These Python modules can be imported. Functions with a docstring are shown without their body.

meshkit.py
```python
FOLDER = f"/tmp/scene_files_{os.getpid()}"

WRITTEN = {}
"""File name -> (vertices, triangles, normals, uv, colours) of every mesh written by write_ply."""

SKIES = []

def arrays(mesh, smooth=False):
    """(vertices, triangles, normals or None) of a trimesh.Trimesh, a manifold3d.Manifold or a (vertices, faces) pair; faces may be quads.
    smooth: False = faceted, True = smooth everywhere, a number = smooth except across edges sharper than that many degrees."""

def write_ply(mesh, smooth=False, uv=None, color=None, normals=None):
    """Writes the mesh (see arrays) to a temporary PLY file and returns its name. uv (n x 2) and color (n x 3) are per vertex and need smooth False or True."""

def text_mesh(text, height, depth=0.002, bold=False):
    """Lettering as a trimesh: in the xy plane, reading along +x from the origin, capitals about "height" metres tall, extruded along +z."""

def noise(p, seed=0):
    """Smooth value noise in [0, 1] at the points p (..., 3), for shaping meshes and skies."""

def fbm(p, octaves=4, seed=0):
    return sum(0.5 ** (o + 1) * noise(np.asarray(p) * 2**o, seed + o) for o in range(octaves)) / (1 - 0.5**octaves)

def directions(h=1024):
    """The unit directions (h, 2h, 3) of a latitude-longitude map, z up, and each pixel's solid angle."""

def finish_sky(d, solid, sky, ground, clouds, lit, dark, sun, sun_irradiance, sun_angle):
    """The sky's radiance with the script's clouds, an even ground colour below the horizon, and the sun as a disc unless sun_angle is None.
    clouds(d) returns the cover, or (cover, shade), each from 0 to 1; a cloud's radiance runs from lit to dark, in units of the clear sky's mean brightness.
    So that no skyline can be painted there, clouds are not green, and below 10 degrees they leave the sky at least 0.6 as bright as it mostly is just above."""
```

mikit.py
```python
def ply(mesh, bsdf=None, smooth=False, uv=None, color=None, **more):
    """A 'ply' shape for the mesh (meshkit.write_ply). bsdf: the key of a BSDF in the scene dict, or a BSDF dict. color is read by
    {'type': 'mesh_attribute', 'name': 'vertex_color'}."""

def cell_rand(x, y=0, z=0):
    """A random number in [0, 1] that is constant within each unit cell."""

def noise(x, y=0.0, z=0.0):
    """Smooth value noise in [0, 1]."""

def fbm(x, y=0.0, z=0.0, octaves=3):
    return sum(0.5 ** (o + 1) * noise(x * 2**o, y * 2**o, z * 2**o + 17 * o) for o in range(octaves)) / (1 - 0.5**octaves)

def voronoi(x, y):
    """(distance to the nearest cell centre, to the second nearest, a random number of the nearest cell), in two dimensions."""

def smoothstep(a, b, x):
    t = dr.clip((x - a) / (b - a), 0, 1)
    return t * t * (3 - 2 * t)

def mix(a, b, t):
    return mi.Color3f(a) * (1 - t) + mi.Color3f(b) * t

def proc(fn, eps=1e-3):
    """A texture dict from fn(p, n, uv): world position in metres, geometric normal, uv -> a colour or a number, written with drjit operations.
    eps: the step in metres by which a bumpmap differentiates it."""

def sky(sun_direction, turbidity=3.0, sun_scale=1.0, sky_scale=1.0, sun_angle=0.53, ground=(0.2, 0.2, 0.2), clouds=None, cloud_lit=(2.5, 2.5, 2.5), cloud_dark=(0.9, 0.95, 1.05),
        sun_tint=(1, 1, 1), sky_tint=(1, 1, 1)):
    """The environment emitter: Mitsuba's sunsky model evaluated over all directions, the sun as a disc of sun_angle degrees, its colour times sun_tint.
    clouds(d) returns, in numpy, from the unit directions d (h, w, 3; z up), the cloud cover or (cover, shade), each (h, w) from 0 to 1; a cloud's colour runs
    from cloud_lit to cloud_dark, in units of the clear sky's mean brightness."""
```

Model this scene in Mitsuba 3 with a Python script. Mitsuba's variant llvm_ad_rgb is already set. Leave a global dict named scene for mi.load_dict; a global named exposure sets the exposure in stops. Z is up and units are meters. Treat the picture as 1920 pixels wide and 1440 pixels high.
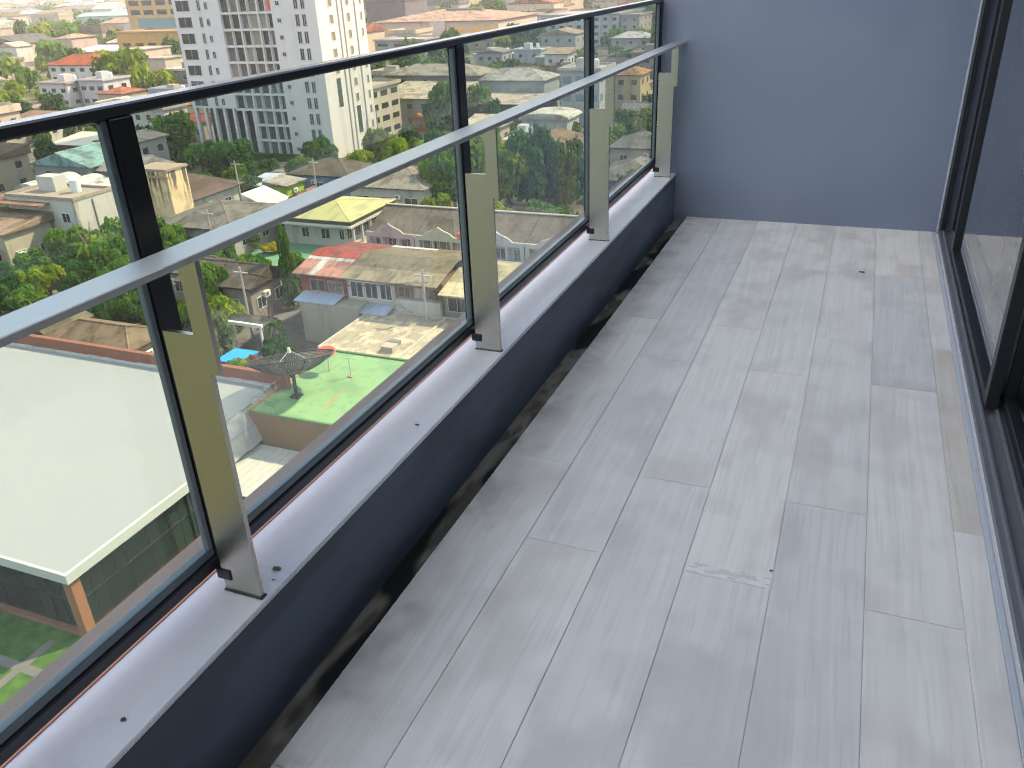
import math, random
import numpy as np, trimesh
import drjit as dr
import mitsuba as mi
import mikit, meshkit
from mikit import smoothstep, mix, proc
from shapely.geometry import Polygon, box as sbox
T = mi.ScalarTransform4f


def _hash(h):
    h = (h ^ (h >> 15)) * 2246822519
    return mi.Float((h ^ (h >> 13)) & 0xFFFFFF) * (1.0 / 16777215.0)


def noise(x, y, z=None):
    """Value noise in [0, 1], in two or three dimensions; cheap to compile."""
    c, t = [], []
    for v, k in ((x, 374761393), (y, 668265263), (z, 2246822519)):
        if v is None:
            continue
        v = mi.Float(v); f = dr.floor(v); t.append(v - f); i = mi.UInt32(mi.Int32(f) + 100000) * k
        c.append((i, i + k))
    s = [q * q * (3 - 2 * q) for q in t]
    if len(c) == 2:
        a = [dr.lerp(_hash(c[0][0] + c[1][j]), _hash(c[0][1] + c[1][j]), s[0]) for j in (0, 1)]
        return dr.lerp(a[0], a[1], s[1])
    a = [[dr.lerp(_hash(c[0][0] + c[1][j] + c[2][k]), _hash(c[0][1] + c[1][j] + c[2][k]), s[0]) for j in (0, 1)] for k in (0, 1)]
    return dr.lerp(dr.lerp(a[0][0], a[0][1], s[1]), dr.lerp(a[1][0], a[1][1], s[1]), s[2])


def fbm(x, y, z=None, octaves=3):
    tot, amp, norm = 0, 1.0, 0.0
    for o in range(min(octaves, 3)):
        q = 2.0 ** o
        off = 11.7 * o + (z if isinstance(z, (int, float)) else 0) * 5.3
        tot = tot + amp * (noise(x * q + off, y * q - off) if z is None or isinstance(z, (int, float)) else noise(x * q + off, y * q, z * q))
        norm += amp; amp *= 0.55
    return (tot / norm - 0.5) * 1.15 + 0.5
scene, labels = {}, {}

# ---------------------------------------------------------------- camera, sky, exposure
F_PX, W_PX = 1545.62, 1920.0            # focal length and width of the photograph in pixels
right = np.array([0.92726641, 0.13365438, -0.3497335])
down = np.array([0.37229027, -0.42822576, 0.82342131])
fwd = np.array([-0.03971103, -0.89373329, -0.44683759])
R = np.array([[0.92726641, 0.37229027, -0.03971103], [0.13365438, -0.42822576, -0.89373329], [-0.3497335, 0.82342131, -0.44683759]])
EYE = np.array([0.0, 0.0, 1.3])
look, up = R[2], -R[1]
scene['camera'] = {'type': 'perspective', 'fov': math.degrees(2 * math.atan(W_PX / 2 / F_PX)), 'fov_axis': 'x', 'near_clip': 0.05, 'far_clip': 6000.0,
                   'to_world': T().look_at(origin=EYE.tolist(), target=(EYE + look).tolist(), up=up.tolist())}
scene['haze_air'] = {'type': 'homogeneous', 'albedo': {'type': 'rgb', 'value': [0.95, 0.95, 0.95]}, 'sigma_t': 0.0002}
scene['camera']['medium'] = {'type': 'ref', 'id': 'haze_air'}
scene['haze'] = {'type': 'cube', 'to_world': T().translate([-1500, 2050, 1.5]).scale([3010, 2960, 32.6]), 'bsdf': {'type': 'null'}, 'interior': {'type': 'ref', 'id': 'haze_air'}}
labels['haze'] = {'kind': 'stuff'}
SUN_AZ, SUN_EL = 50.0, 45.0             # from the +x axis towards +y: the sun stands behind our own building
ca, ce = math.radians(SUN_AZ), math.radians(SUN_EL)


def cloud_cover(d):
    n = meshkit.fbm(np.stack([d[..., 0] / (d[..., 2] + 0.25) * 1.3, d[..., 1] / (d[..., 2] + 0.25) * 1.3, d[..., 2] * 0 + 3.0], -1), 5, seed=4)
    t = np.clip((n - 0.33) / 0.28, 0, 1)
    return t * t * (3 - 2 * t) * 0.92, np.clip((n - 0.5) * 1.6, 0, 0.6)


scene['sky'] = mikit.sky((math.cos(ca) * math.cos(ce), math.sin(ca) * math.cos(ce), math.sin(ce)), turbidity=3.5, sun_scale=0.68, sky_scale=1.0, sun_angle=0.8,
                         clouds=cloud_cover, cloud_lit=(2.45, 2.38, 2.3), cloud_dark=(1.2, 1.2, 1.22), sun_tint=(1.0, 0.93, 0.8), sky_tint=(1.05, 1.0, 0.93))
exposure = 3.52

# ---------------------------------------------------------------- materials
def decode(uv):
    """The part's own flat colour, carried by its mesh in the texture coordinates (meshes with uv are joined by the renderer, meshes with attributes are not)."""
    k = dr.floor(uv.x)
    return mi.Color3f(k / 255.0, (uv.x - k - 0.05) / 0.9, uv.y)


def encode(c):
    c = np.asarray(c, float)
    return np.stack([np.floor(np.clip(c[:, 0], 0, 1) * 255) + 0.05 + 0.9 * np.clip(c[:, 1], 0, 1), c[:, 2]], 1)


def own_colour(p, n, uv):
    return decode(uv)


VC = proc(own_colour)


def rgb(*c):
    return {'type': 'rgb', 'value': list(c)}


def two(d):
    return {'type': 'twosided', 'bsdf': d}


def grime_wall(p, n, uv):
    a = fbm(p.x * 0.9 + p.y * 0.7, p.y * 0.9 - p.x * 0.4, p.z * 0.22, 4)
    b = fbm(p.x * 5.0, p.y * 5.0, p.z * 1.2, 2)
    return smoothstep(0.52, 0.85, a) * 0.36 + smoothstep(0.55, 0.85, b) * 0.12 + 0.02


def grime_roof(p, n, uv):
    a = fbm(p.x * 0.55, p.y * 0.55, p.z * 0.55, 4)
    b = fbm(p.x * 3.1, p.y * 1.1, p.z * 2.0, 3)
    course = dr.abs(p.z * 5.5 - dr.floor(p.z * 5.5) - 0.5) * 2
    return smoothstep(0.42, 0.72, a) * 0.4 + smoothstep(0.45, 0.75, b) * 0.3 + smoothstep(0.8, 1.0, course) * 0.16


def grime_flat(p, n, uv):
    a = fbm(p.x * 0.22, p.y * 0.22, 1.0, 4)
    b = fbm(p.x * 1.7, p.y * 1.7, 4.0, 4)
    return smoothstep(0.5, 0.75, a) * 0.3 + smoothstep(0.52, 0.72, b) * 0.28 + 0.02


def grime_sheet(p, n, uv):
    rib = dr.abs(p.x * 1.6 - dr.floor(p.x * 1.6) - 0.5) * 2
    a = fbm(p.x * 1.2, p.y * 0.35, 2.0, 4)
    return smoothstep(0.86, 1.0, rib) * 0.22 + smoothstep(0.5, 0.78, a) * 0.3


def weathered(fn, dirt, rough=None):
    def look(p, n, uv):
        return mix(decode(uv) * 0.68, dirt, fn(p, n, uv))
    if rough is None:
        return two({'type': 'diffuse', 'reflectance': proc(look)})
    return two({'type': 'principled', 'base_color': proc(look), 'roughness': rough, 'specular': 0.4})


scene['m_plaster'] = weathered(grime_wall, (0.17, 0.15, 0.12))
scene['m_facade'] = weathered(lambda p, n, uv: 0.3 * smoothstep(0.5, 0.9, fbm(p.x * 0.5 + p.y * 0.4, p.y * 0.5 - p.x * 0.3, p.z * 0.09, 3)), (0.3, 0.29, 0.27))
scene['m_roof'] = weathered(grime_roof, (0.045, 0.04, 0.034))
scene['m_flat'] = weathered(grime_flat, (0.2, 0.19, 0.17))
scene['m_membrane'] = weathered(lambda p, n, uv: 0.22 * smoothstep(0.35, 0.8, fbm(p.x * 0.12, p.y * 0.2, octaves=3)) + 0.1 * smoothstep(0.6, 0.9, fbm(p.x * 1.9, p.y * 0.9, 3.0)), (0.3, 0.31, 0.3))
scene['m_sheet'] = weathered(grime_sheet, (0.12, 0.11, 0.1), 0.45)
scene['m_paint'] = two({'type': 'principled', 'base_color': VC, 'roughness': 0.5, 'specular': 0.4})
scene['m_window'] = two({'type': 'principled', 'base_color': VC, 'roughness': 0.12, 'specular': 0.55})
scene['m_leaf'] = {'type': 'principledthin', 'base_color': VC, 'roughness': 0.6, 'spec_trans': 0.0, 'diff_trans': 0.95}
scene['m_bark'] = two({'type': 'diffuse', 'reflectance': rgb(0.14, 0.11, 0.085)})


def stained_wall(p, n, uv):
    s = fbm(p.x * 2.6, p.y * 2.6, p.z * 0.28, 4)
    t = fbm(p.x * 0.6, p.y * 0.6, p.z * 0.8, 3)
    c = mix((0.56, 0.45, 0.28), (0.42, 0.33, 0.2), smoothstep(0.35, 0.7, t))
    return mix(c, (0.11, 0.1, 0.085), smoothstep(0.52, 0.7, s) * smoothstep(-27.5, -21.5, p.z))


scene['m_stained'] = two({'type': 'diffuse', 'reflectance': proc(stained_wall)})


def mottled_concrete(p, n, uv):
    a = fbm(p.x * 0.9, p.y * 0.9, 2.0, 4)
    b = fbm(p.x * 3.5, p.y * 1.3, 7.0, 3)
    return mix(mix((0.44, 0.38, 0.28), (0.3, 0.265, 0.2), smoothstep(0.35, 0.65, a)), (0.2, 0.18, 0.14), smoothstep(0.5, 0.75, b) * 0.6)


scene['m_concrete_roof'] = two({'type': 'diffuse', 'reflectance': proc(mottled_concrete)})


def green_roof_paint(p, n, uv):
    a = fbm(p.x * 0.5, p.y * 0.5, 2.0, 4)
    b = fbm(p.x * 2.4, p.y * 2.4, 5.0, 3)
    c = mix((0.20, 0.335, 0.17), (0.165, 0.285, 0.15), smoothstep(0.35, 0.65, a))
    c = mix(c, (0.15, 0.25, 0.12), smoothstep(0.6, 0.8, b) * 0.5)
    u = (p.y - 41.7) / 3.4                      # the rust run below the mast's foot, widening away from it
    w = 0.10 + 0.28 * (1.0 - u)
    m = smoothstep(w, w * 0.4, dr.abs(p.x + 32.45 - 0.35 * (1 - u))) * smoothstep(0.0, 0.15, u) * smoothstep(1.0, 0.95, u)
    return mix(c, (0.33, 0.23, 0.12), m * 0.6)


scene['m_green_roof'] = two({'type': 'diffuse', 'reflectance': proc(green_roof_paint)})


def ground_colour(p, n, uv):
    a = fbm(p.x * 0.018, p.y * 0.018, 1.0, 4)
    b = fbm(p.x * 0.11 + 9, p.y * 0.11, 3.0, 4)
    d = fbm(p.x * 0.9, p.y * 0.9, 6.0, 3)
    c = mix((0.12, 0.11, 0.09), (0.21, 0.19, 0.145), smoothstep(0.4, 0.65, b))
    c = mix(c, (0.05, 0.085, 0.025), smoothstep(0.4, 0.55, a) * 0.85)
    return mix(c, (0.075, 0.075, 0.07), smoothstep(0.5, 0.75, d) * 0.55)


scene['m_ground'] = two({'type': 'diffuse', 'reflectance': proc(ground_colour)})
scene['m_asphalt'] = two({'type': 'diffuse', 'reflectance': proc(lambda p, n, uv: mix((0.10, 0.10, 0.098), (0.17, 0.165, 0.155), fbm(p.x * 0.8, p.y * 0.8, 2.0, 4)))})
scene['m_grass'] = two({'type': 'diffuse', 'reflectance': proc(lambda p, n, uv: mix((0.03, 0.07, 0.018), (0.075, 0.15, 0.035), fbm(p.x * 1.8, p.y * 1.8, 2.0, 4)))})
scene['m_added_lawn'] = two({'type': 'diffuse', 'reflectance': proc(lambda p, n, uv: mix((0.05, 0.055, 0.02), (0.135, 0.125, 0.055), smoothstep(0.3, 0.75, fbm(p.x * 0.16, p.y * 0.16, 2.0))))})  # olive tone chosen for what the steel brackets reflect
scene['m_field'] = two({'type': 'diffuse', 'reflectance': proc(lambda p, n, uv: mix((0.10, 0.2, 0.13), (0.16, 0.28, 0.19), fbm(p.x * 0.3, p.y * 0.3, 2.0, 3)))})


# balcony materials
def tile_look(p, n, uv):
    col = dr.floor((p.x + 0.856) / 0.20167)
    odd = col - 2 * dr.floor(col * 0.5)
    row = dr.floor((p.y - dr.select(odd > 0.5, 1.59, 1.961)) / 1.166)
    seed = noise(col * 7.3 + 0.5, row * 3.7 + 0.5)
    x, y = p.x + seed * 37.1, p.y + seed * 13.7
    wob = noise(x * 5, y * 1.1)
    g = fbm(x * 170 + wob * 6, y * 6.5, octaves=2)
    g2 = fbm(x * 60 + wob * 3.5, y * 1.6, octaves=2)
    cl = fbm(x * 5.5, y * 3.6, octaves=3)
    warm = 0.045 * (seed - 0.5) + dr.select((col > 5.5) & (row > -0.5) & (row < 0.5), 0.06, 0.0)
    c = mix((0.795, 0.75, 0.70), (0.75, 0.705, 0.655), smoothstep(0.25, 0.75, g2))
    c = mix(c, (0.60, 0.575, 0.55), smoothstep(0.5, 0.9, g) * 0.35)
    c = mix(c, (0.625, 0.565, 0.52), smoothstep(0.45, 0.75, cl) * 0.65)
    c = mi.Color3f(c.x + warm, c.y + 0.3 * warm, c.z - 0.5 * warm) * (0.92 + 0.15 * seed - dr.select(warm > 0.04, 0.14, 0.0))
    dirt = fbm(p.x * 9, p.y * 9, octaves=3)                    # film of dirt, with a darker tone next to the gutter
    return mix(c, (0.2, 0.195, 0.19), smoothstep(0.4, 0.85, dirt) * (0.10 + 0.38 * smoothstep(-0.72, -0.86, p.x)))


scene['m_tile'] = two({'type': 'principled', 'base_color': proc(tile_look), 'roughness': 0.5, 'specular': 0.4})
scene['m_grout'] = two({'type': 'diffuse', 'reflectance': proc(lambda p, n, uv: mix((0.2, 0.195, 0.19), (0.72, 0.71, 0.71), smoothstep(-0.6, -0.3, p.x + 0.25 * (fbm(p.x * 7, p.y * 7, 1.0, 3) - 0.5))))})


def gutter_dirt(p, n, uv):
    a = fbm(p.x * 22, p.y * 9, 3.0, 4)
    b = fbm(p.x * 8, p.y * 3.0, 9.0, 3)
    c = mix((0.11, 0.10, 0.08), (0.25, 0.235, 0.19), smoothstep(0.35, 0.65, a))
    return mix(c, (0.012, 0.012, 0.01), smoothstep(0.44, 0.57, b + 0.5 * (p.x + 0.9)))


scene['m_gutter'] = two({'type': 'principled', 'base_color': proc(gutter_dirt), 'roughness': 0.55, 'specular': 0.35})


def slate_paint(p, n, uv):
    a = fbm(p.x * 1.7, p.y * 1.7, p.z * 1.3, 4)
    return mix((0.240, 0.276, 0.360), (0.212, 0.246, 0.334), smoothstep(0.3, 0.7, a))


scene['m_wall'] = two({'type': 'principled', 'base_color': proc(slate_paint), 'roughness': 0.55, 'specular': 0.35})
scene['m_upstand'] = two({'type': 'principled', 'base_color': proc(lambda p, n, uv: mix((0.112, 0.142, 0.195), (0.085, 0.102, 0.138), smoothstep(0.35, 0.7, fbm(p.x * 5, p.y * 3, p.z * 9, 4)))), 'roughness': 0.6, 'specular': 0.3})


def coping_paint(p, n, uv):
    a = fbm(p.x * 9, p.y * 2.2, 4.0, 4)
    c = mix((0.74, 0.72, 0.75), (0.67, 0.66, 0.7), smoothstep(0.35, 0.68, a))
    return c


scene['m_coping'] = two({'type': 'principled', 'base_color': proc(coping_paint), 'roughness': 0.42, 'specular': 0.5})
scene['m_ledge'] = two({'type': 'diffuse', 'reflectance': proc(lambda p, n, uv: mix((0.36, 0.27, 0.24), (0.31, 0.235, 0.21), smoothstep(0.35, 0.7, fbm(p.x * 8, p.y * 3, 5.0, 4))))})  # brown tone paints in the warm light bounced off the sunlit city
scene['m_light_line'] = two({'type': 'diffuse', 'reflectance': rgb(0.55, 0.27, 0.19)})  # reddish tone of the warm light under the glass frame, painted in


scene['m_steel'] = two({'type': 'roughconductor', 'material': 'none', 'distribution': 'ggx', 'alpha': 0.1, 'specular_reflectance': rgb(0.56, 0.545, 0.48)})
scene['m_steel_bar'] = two({'type': 'roughconductor', 'material': 'none', 'distribution': 'ggx', 'alpha': 0.25, 'specular_reflectance': rgb(0.78, 0.76, 0.72)})
scene['m_black_metal'] = two({'type': 'principled', 'base_color': rgb(0.012, 0.013, 0.016), 'roughness': 0.38, 'specular': 0.5})
scene['m_dark_metal'] = two({'type': 'principled', 'base_color': rgb(0.04, 0.043, 0.05), 'roughness': 0.24, 'specular': 0.5})
scene['m_bead'] = two({'type': 'principled', 'base_color': rgb(0.13, 0.16, 0.18), 'roughness': 0.3, 'specular': 0.6})
scene['m_pane'] = {'type': 'thindielectric', 'int_ior': 1.5, 'specular_transmittance': rgb(0.76, 0.86, 0.835), 'specular_reflectance': rgb(1, 1, 1)}
scene['m_doorglass'] = {'type': 'thindielectric', 'int_ior': 1.62, 'specular_transmittance': rgb(0.4, 0.44, 0.46), 'specular_reflectance': rgb(1, 1, 1)}
scene['m_ceiling'] = two({'type': 'diffuse', 'reflectance': rgb(0.72, 0.72, 0.73)})
scene['m_room'] = two({'type': 'diffuse', 'reflectance': rgb(0.3, 0.3, 0.31)})
scene['m_track'] = two({'type': 'principled', 'base_color': rgb(0.13, 0.135, 0.15), 'roughness': 0.4, 'specular': 0.5})
scene['m_silicone'] = two({'type': 'principled', 'base_color': rgb(0.5, 0.52, 0.56), 'roughness': 0.5})


# ---------------------------------------------------------------- mesh helpers
class B:
    """Collects boxes, quads and tubes with one colour each; becomes one mesh."""

    def __init__(s, col=(0.5, 0.5, 0.5)):
        s.v, s.f, s.c, s.n, s.col = [], [], [], 0, col

    def add(s, v, f, col=None):
        v = np.asarray(v, float); f = np.asarray(f, int)
        s.v.append(v); s.f.append(f + s.n); s.n += len(v)
        c = np.asarray(s.col if col is None else col, float)
        s.c.append(np.tile(c, (len(v), 1)) if c.ndim == 1 else c)
        return s

    def box(s, x0, y0, z0, x1, y1, z1, col=None):
        v = [(x, y, z) for x in (x0, x1) for y in (y0, y1) for z in (z0, z1)]
        f = [[0, 1, 3], [0, 3, 2], [4, 6, 7], [4, 7, 5], [0, 4, 5], [0, 5, 1], [2, 3, 7], [2, 7, 6], [0, 2, 6], [0, 6, 4], [1, 5, 7], [1, 7, 3]]
        return s.add(v, f, col)

    def quad(s, a, b, c, d, col=None):
        return s.add([a, b, c, d], [[0, 1, 2], [0, 2, 3]], col)

    def mesh(s, m, col=None):
        return s.add(m.vertices, m.faces, col)

    def tube(s, p, q, r0, r1=None, n=8, col=None):
        p, q = np.asarray(p, float), np.asarray(q, float); r1 = r0 if r1 is None else r1
        d = q - p
        if np.linalg.norm(d) < 1e-6:
            return s
        d /= np.linalg.norm(d)
        a = np.cross(d, [0, 0, 1] if abs(d[2]) < 0.9 else [1, 0, 0]); a /= np.linalg.norm(a); b = np.cross(d, a)
        t = np.arange(n) * 2 * np.pi / n
        ring = np.cos(t)[:, None] * a + np.sin(t)[:, None] * b
        v = np.vstack([p + ring * r0, q + ring * r1, [p], [q]])
        i = np.arange(n); j = (i + 1) % n
        f = np.vstack([np.stack([i, j, j + n], 1), np.stack([i, j + n, i + n], 1), np.stack([j, i, i * 0 + 2 * n], 1), np.stack([i + n, j + n, i * 0 + 2 * n + 1], 1)])
        return s.add(v, f, col)

    def get(s):
        return np.vstack(s.v), np.vstack(s.f), np.vstack(s.c)


def numbered(key):
    if key not in USED:
        USED.add(key); return key
    k = COUNT.get(key, 0) + 1
    while f'{key}_{k:03d}' in USED:
        k += 1
    COUNT[key] = k; USED.add(f'{key}_{k:03d}')
    return f'{key}_{k:03d}'


USED, COUNT = set(scene), {}


def thing(name, label, cat, group=None):
    key = numbered(name)
    labels[key] = {'label': label, 'category': cat}
    if group:
        labels[key]['group'] = group
    return key


def part(parent, name, b, m, **kw):
    key = numbered(f'{parent}__{name}')
    if isinstance(b, B):
        v, f, c = b.get()
        scene[key] = mikit.ply((v, f), m, uv=encode(c), **kw)
    else:
        scene[key] = mikit.ply(b, m, **kw)
    return key


def struct(name, b, m, kind='structure', label=None, **kw):
    key = numbered(name)
    if isinstance(b, B):
        v, f, c = b.get(); scene[key] = mikit.ply((v, f), m, uv=encode(c), **kw)
    else:
        scene[key] = mikit.ply(b, m, **kw)
    labels[key] = {'kind': kind}
    if label:
        labels[key]['label'] = label
    return key


def cham(x0, y0, z0, x1, y1, z1, r=0.002):
    pts = []
    for sx, x in ((1, x0), (-1, x1)):
        for sy, y in ((1, y0), (-1, y1)):
            for sz, z in ((1, z0), (-1, z1)):
                pts += [(x + sx * r, y + sy * r, z), (x + sx * r, y, z + sz * r), (x, y + sy * r, z + sz * r)]
    return trimesh.Trimesh(pts).convex_hull


def bx(*a, col=(0.5, 0.5, 0.5)):
    return B(col).box(*a)

# ---------------------------------------------------------------- the balcony
Y0, Y1 = -2.3, 4.7                     # the balcony's near and far ends
KZ = 0.245                              # top of the kerb
rng = np.random.default_rng(7)
slab = B((0.4, 0.4, 0.4)).box(-0.856, Y0, -0.3, 0.62, Y1, -0.0035)
floor = struct('floor', slab, 'm_grout')
XE = [-0.856, -0.6545, -0.4528, -0.2511, -0.0494, 0.1523, 0.354, 0.4215]
for k in range(7):
    start = (1.961 if k % 2 == 0 else 1.59) - 1.166 * 3
    j = 0
    while start + 1.166 * j < Y1:
        a, b = max(Y0, start + 1.166 * j), min(Y1, start + 1.166 * (j + 1)); j += 1
        if b - a < 0.03:
            continue
        g, h, t = 0.0008, 0.0007, 0.0002 + float(rng.uniform(-0.0004, 0.0004))
        x0, x1, a, b = XE[k] + g, XE[k + 1] - g, a + g, b - g
        v = [(x0, a, -.008), (x1, a, -.008), (x1, b, -.008), (x0, b, -.008), (x0, a, t - h), (x1, a, t - h), (x1, b, t - h), (x0, b, t - h),
             (x0 + h, a + h, t), (x1 - h, a + h, t), (x1 - h, b - h, t), (x0 + h, b - h, t)]
        f = [[0, 1, 5, 4], [1, 2, 6, 5], [2, 3, 7, 6], [3, 0, 4, 7], [4, 5, 9, 8], [5, 6, 10, 9], [6, 7, 11, 10], [7, 4, 8, 11], [8, 9, 10, 11]]
        part(floor, 'tile', (np.array(v), np.array(f)), 'm_tile')
part(floor, 'grout_edge', trimesh.util.concatenate([cham(0.423, Y0, -0.01, 0.437, Y1, 0.001, 0.001)]), 'm_silicone')
# dried adhesive left on the joint in the middle of the floor
sm = []
for q in range(30):
    u = rng.uniform(); yy = 1.612 + rng.normal(0, 0.011); xx = -0.236 + u * 0.19
    e = trimesh.creation.icosphere(1, 1.0); e.apply_scale([rng.uniform(0.005, 0.016), rng.uniform(0.002, 0.005), 0.0009]); e.apply_translation([xx, yy, 0.0004]); sm.append(e)
for q in range(10):
    e = trimesh.creation.icosphere(1, 1.0); e.apply_scale([0.003, rng.uniform(0.006, 0.014), 0.0009]); e.apply_translation([-0.05 + rng.normal(0, 0.002), 1.6 + rng.uniform(0, 0.05), 0.0004]); sm.append(e)
sm = trimesh.util.concatenate(sm)
part(floor, 'adhesive_smear', B((0.66, 0.63, 0.6)).mesh(sm), 'm_paint')
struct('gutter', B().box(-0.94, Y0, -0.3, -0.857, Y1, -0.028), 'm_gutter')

kerb = thing('kerb', 'low dark blue kerb with pale lavender top running under the glass railing', 'kerb')
part(kerb, 'upstand', bx(-1.195, Y0, -0.3, -0.932, Y1, KZ - 0.012), 'm_upstand')
part(kerb, 'coping', cham(-1.088, Y0, KZ - 0.012, -0.93, Y1, KZ, 0.003), 'm_coping')
labels[kerb + '__coping'] = {'label': 'pale lavender painted top of the kerb'}
part(kerb, 'ledge', cham(-1.198, Y0, KZ - 0.014, -1.0885, Y1, KZ - 0.001, 0.003), 'm_ledge')
labels[kerb + '__ledge'] = {'label': 'brownish outer ledge beyond the glass'}
part(kerb, 'sealant_strip', cham(-1.0925, Y0, KZ - 0.001, -1.081, Y1, KZ + 0.0025, 0.001), 'm_light_line')  # added strip painted as the warm light that leaks in below the rail
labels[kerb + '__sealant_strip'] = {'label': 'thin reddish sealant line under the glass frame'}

rail = thing('balcony_railing', 'glass balcony railing with black frame, steel brackets and flat steel handrail', 'railing')
part(rail, 'handrail', cham(-0.972, Y0, 0.926, -0.907, Y1 - 0.002, 0.938, 0.0015), 'm_steel_bar')
labels[rail + '__handrail'] = {'label': 'flat brushed steel handrail bar'}
part(rail, 'top_rail', cham(-1.078, Y0, 1.127, -1.04, Y1 - 0.003, 1.146, 0.003), 'm_dark_metal')
part(rail, 'bottom_rail', cham(-1.072, Y0, 0.290, -1.040, Y1 - 0.003, 0.314, 0.002), 'm_dark_metal')
part(rail, 'glazing_bead', cham(-1.067, Y0, 0.3145, -1.046, Y1 - 0.003, 0.333, 0.003), 'm_bead')
MUL = [-0.26, 0.957, 2.168, 3.405, 4.648]
for y in MUL:
    part(rail, 'mullion', cham(-1.07, y, 0.3143, -1.039, y + 0.047, 1.1268, 0.002), 'm_black_metal')
    part(rail, 'edge_bead', cham(-1.058, y - 0.0125, 0.3335, -1.044, y - 0.0004, 1.1265, 0.002), 'm_bead')
    fil = B()                                       # small web where the post meets the top rail
    n = 6
    pr = [(y - 0.0005, 1.127), (y - 0.03, 1.127)] + [(y - 0.03 + 0.03 * math.sin(t), 1.127 - 0.03 + 0.03 * math.cos(t)) for t in np.linspace(0.1, 1.5, n)] + [(y - 0.0005, 1.097)]
    g = trimesh.creation.extrude_polygon(Polygon(pr).buffer(0), 0.02, engine='earcut')
    g.vertices = g.vertices[:, [2, 0, 1]] + [-1.066, 0, 0]
    part(rail, 'corner_web', g, 'm_black_metal')
for a, b in zip([Y0] + MUL, MUL + [Y1 - 0.003]):
    a2 = a + (0.047 if a != Y0 else 0.0)
    if b - a2 < 0.05:
        continue
    part(rail, 'glass_pane', B().quad((-1.053, a2, 0.333), (-1.053, b - 0.012, 0.333), (-1.053, b - 0.012, 1.127), (-1.053, a2, 1.127)), 'm_pane')
prof = [(-1.026, KZ), (-0.943, KZ), (-0.943, 0.724), (-0.925, 0.724), (-0.925, 0.926), (-0.961, 0.926), (-0.961, 0.792), (-1.026, 0.792)]
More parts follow.
